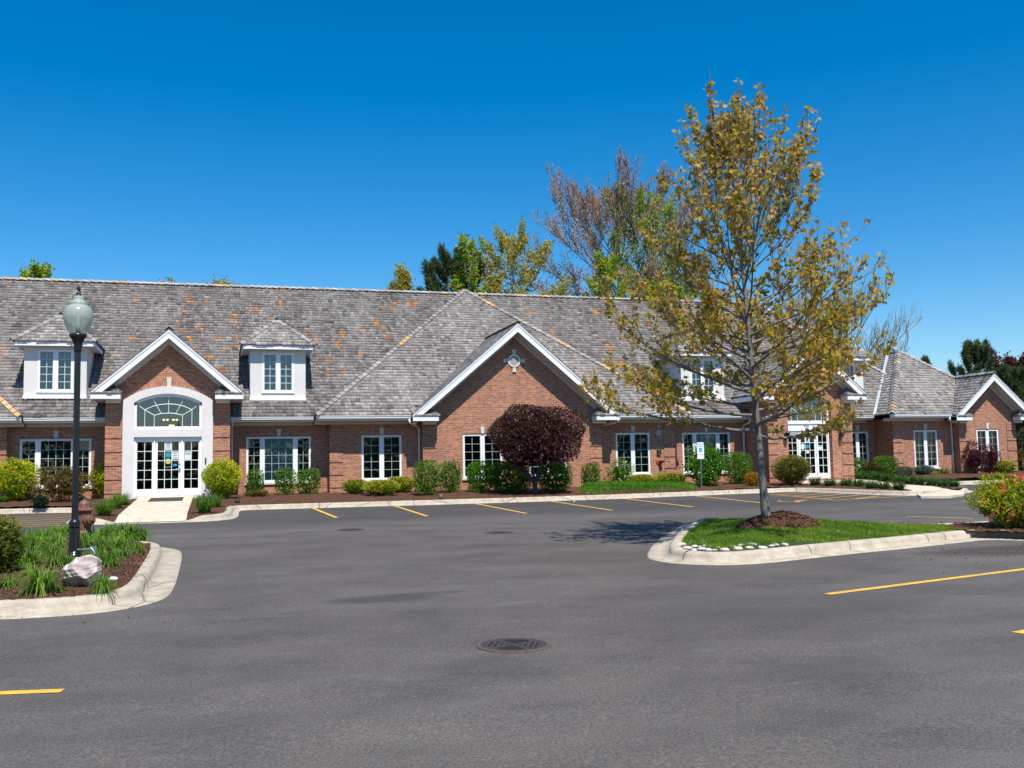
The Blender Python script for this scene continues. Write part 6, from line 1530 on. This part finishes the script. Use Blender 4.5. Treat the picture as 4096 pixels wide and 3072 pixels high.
bg('thin_tree', 'narrow olive tree top above the ridge, taller of two before the pine', 878, 574, 62, 60, GLD, 912, nprim=28, per=4, size=.17, sec=7, twigs=2, elev=(50, 75), spacing=.36)
bg('pine_tree', 'small dark pine tip showing above the wing roof', 1990, 768, 60, 58, PINE, 914, shapep=cone, nprim=30, per=16, size=.30, sec=6, twigs=2, elev=(5, 50), spacing=.32, **pn)
bg('pine_tree', 'tall dark pine behind the wing gable', 2103, 736, 150, 56, PINE, 915, shapep=cone, nprim=46, per=16, size=.30, sec=9, twigs=2, elev=(0, 55), spacing=.30, **pn)
bg('pine_tree', 'broad olive pine at the right picture edge behind the wing', 2185, 790, 170, 53, PINE, 916, shapep=cone, nprim=46, per=16, size=.28, sec=10, twigs=2, elev=(0, 50), spacing=.30, **pn)
bg('burgundy_tree', 'burgundy leaved tree above the pines at the right picture edge', 2205, 742, 150, 62, BUR, 917, nprim=34, per=5, size=.22, sec=9, twigs=2, elev=(30, 60), spacing=.36, bark='bark_dark', shapep=([0, .3, .5, .75, .92, 1.0], [.5, .8, 1.0, 1.0, .8, .4]))
bg('pine_tree', 'low spreading pine close to the right end of the wing', 2225, 880, 190, 48, PINE, 918, shapep=cone, nprim=40, per=16, size=.26, sec=10, twigs=2, elev=(-5, 45), spacing=.28, base=.05, **pn)
# wood on the far side of the lot behind the viewer: what the windows reflect
rg = np.random.default_rng(99); n = 16000; X = rg.uniform(-70, 90, n); hh = 7+2.5*np.sin(X*.21)+1.8*np.sin(X*.63+1); Z = hh*rg.random(n)**.8; Yv = -42+2.5*np.sin(X*.4)+rg.normal(0, 1.6, n)
v, f, c = leafgeo(np.stack([X, Yv, Z-.6], -1), rg.normal(size=(n, 3)), rg.uniform(.5, 1.1, n), .7, colmix([(.02, .04, .012), (.05, .09, .02), (.09, .13, .03)], rg.random(n)), 'leaf', rg)
tag(link('far_wood', npmesh('far_wood', v, [f], 'leaf', c)), 'far wood on the other side of the lot, seen only in window reflections', 'wood', None, 'stuff')
# ================================================================== LIGHT, SKY, CAMERA
SUN_EL, SUN_AZ = math.radians(60), math.radians(4)      # azimuth measured from the facade normal towards the right
sun = bpy.data.lights.new('sun', 'SUN'); sun.energy = 4.6; sun.angle = math.radians(.53); sun.color = (1.0, .94, .86)
so = bpy.data.objects.new('sun', sun); COL.objects.link(so); so.location = (10, -20, 40)
dirv = Vector((-math.sin(SUN_AZ)*math.cos(SUN_EL), math.cos(SUN_AZ)*math.cos(SUN_EL), -math.sin(SUN_EL)))
so.rotation_euler = dirv.to_track_quat('-Z', 'Y').to_euler()
wd = bpy.data.worlds.new('World'); SC.world = wd; wd.use_nodes = True
nt = wd.node_tree; bg = nt.nodes['Background']
sk = nt.nodes.new('ShaderNodeTexSky'); sk.sky_type = 'NISHITA'; sk.sun_disc = False
sk.sun_elevation = SUN_EL; sk.sun_rotation = PI-SUN_AZ; sk.altitude = 200; sk.air_density = 1.0; sk.dust_density = .5; sk.ozone_density = 3.5
hs = nt.nodes.new('ShaderNodeHueSaturation'); hs.inputs['Saturation'].default_value = 1.48; hs.inputs['Hue'].default_value = .498
nt.links.new(sk.outputs[0], hs.inputs['Color']); nt.links.new(hs.outputs[0], bg.inputs[0]); bg.inputs[1].default_value = .105
cam = bpy.data.cameras.new('camera'); co = bpy.data.objects.new('camera', cam); COL.objects.link(co); SC.camera = co
cam.sensor_width = 36; cam.lens = 36*CF/4096; cam.clip_end = 2000; cam.clip_start = .05
from mathutils import Matrix
Mx = Matrix(((CR[0], CU[0], -CFW[0], 0), (CR[1], CU[1], -CFW[1], 0), (CR[2], CU[2], -CFW[2], HC), (0, 0, 0, 1)))
co.matrix_world = Mx
SC.view_settings.view_transform = 'Standard'; SC.view_settings.look = 'None'; SC.view_settings.exposure = .52; SC.view_settings.gamma = 1
SC.render.engine = 'CYCLES'; SC.cycles.max_bounces = 8; SC.cycles.transparent_max_bounces = 12; SC.cycles.use_denoising = True
SC.cycles.caustics_reflective = False; SC.cycles.caustics_refractive = False
SC.render.resolution_x = 1024; SC.render.resolution_y = 768
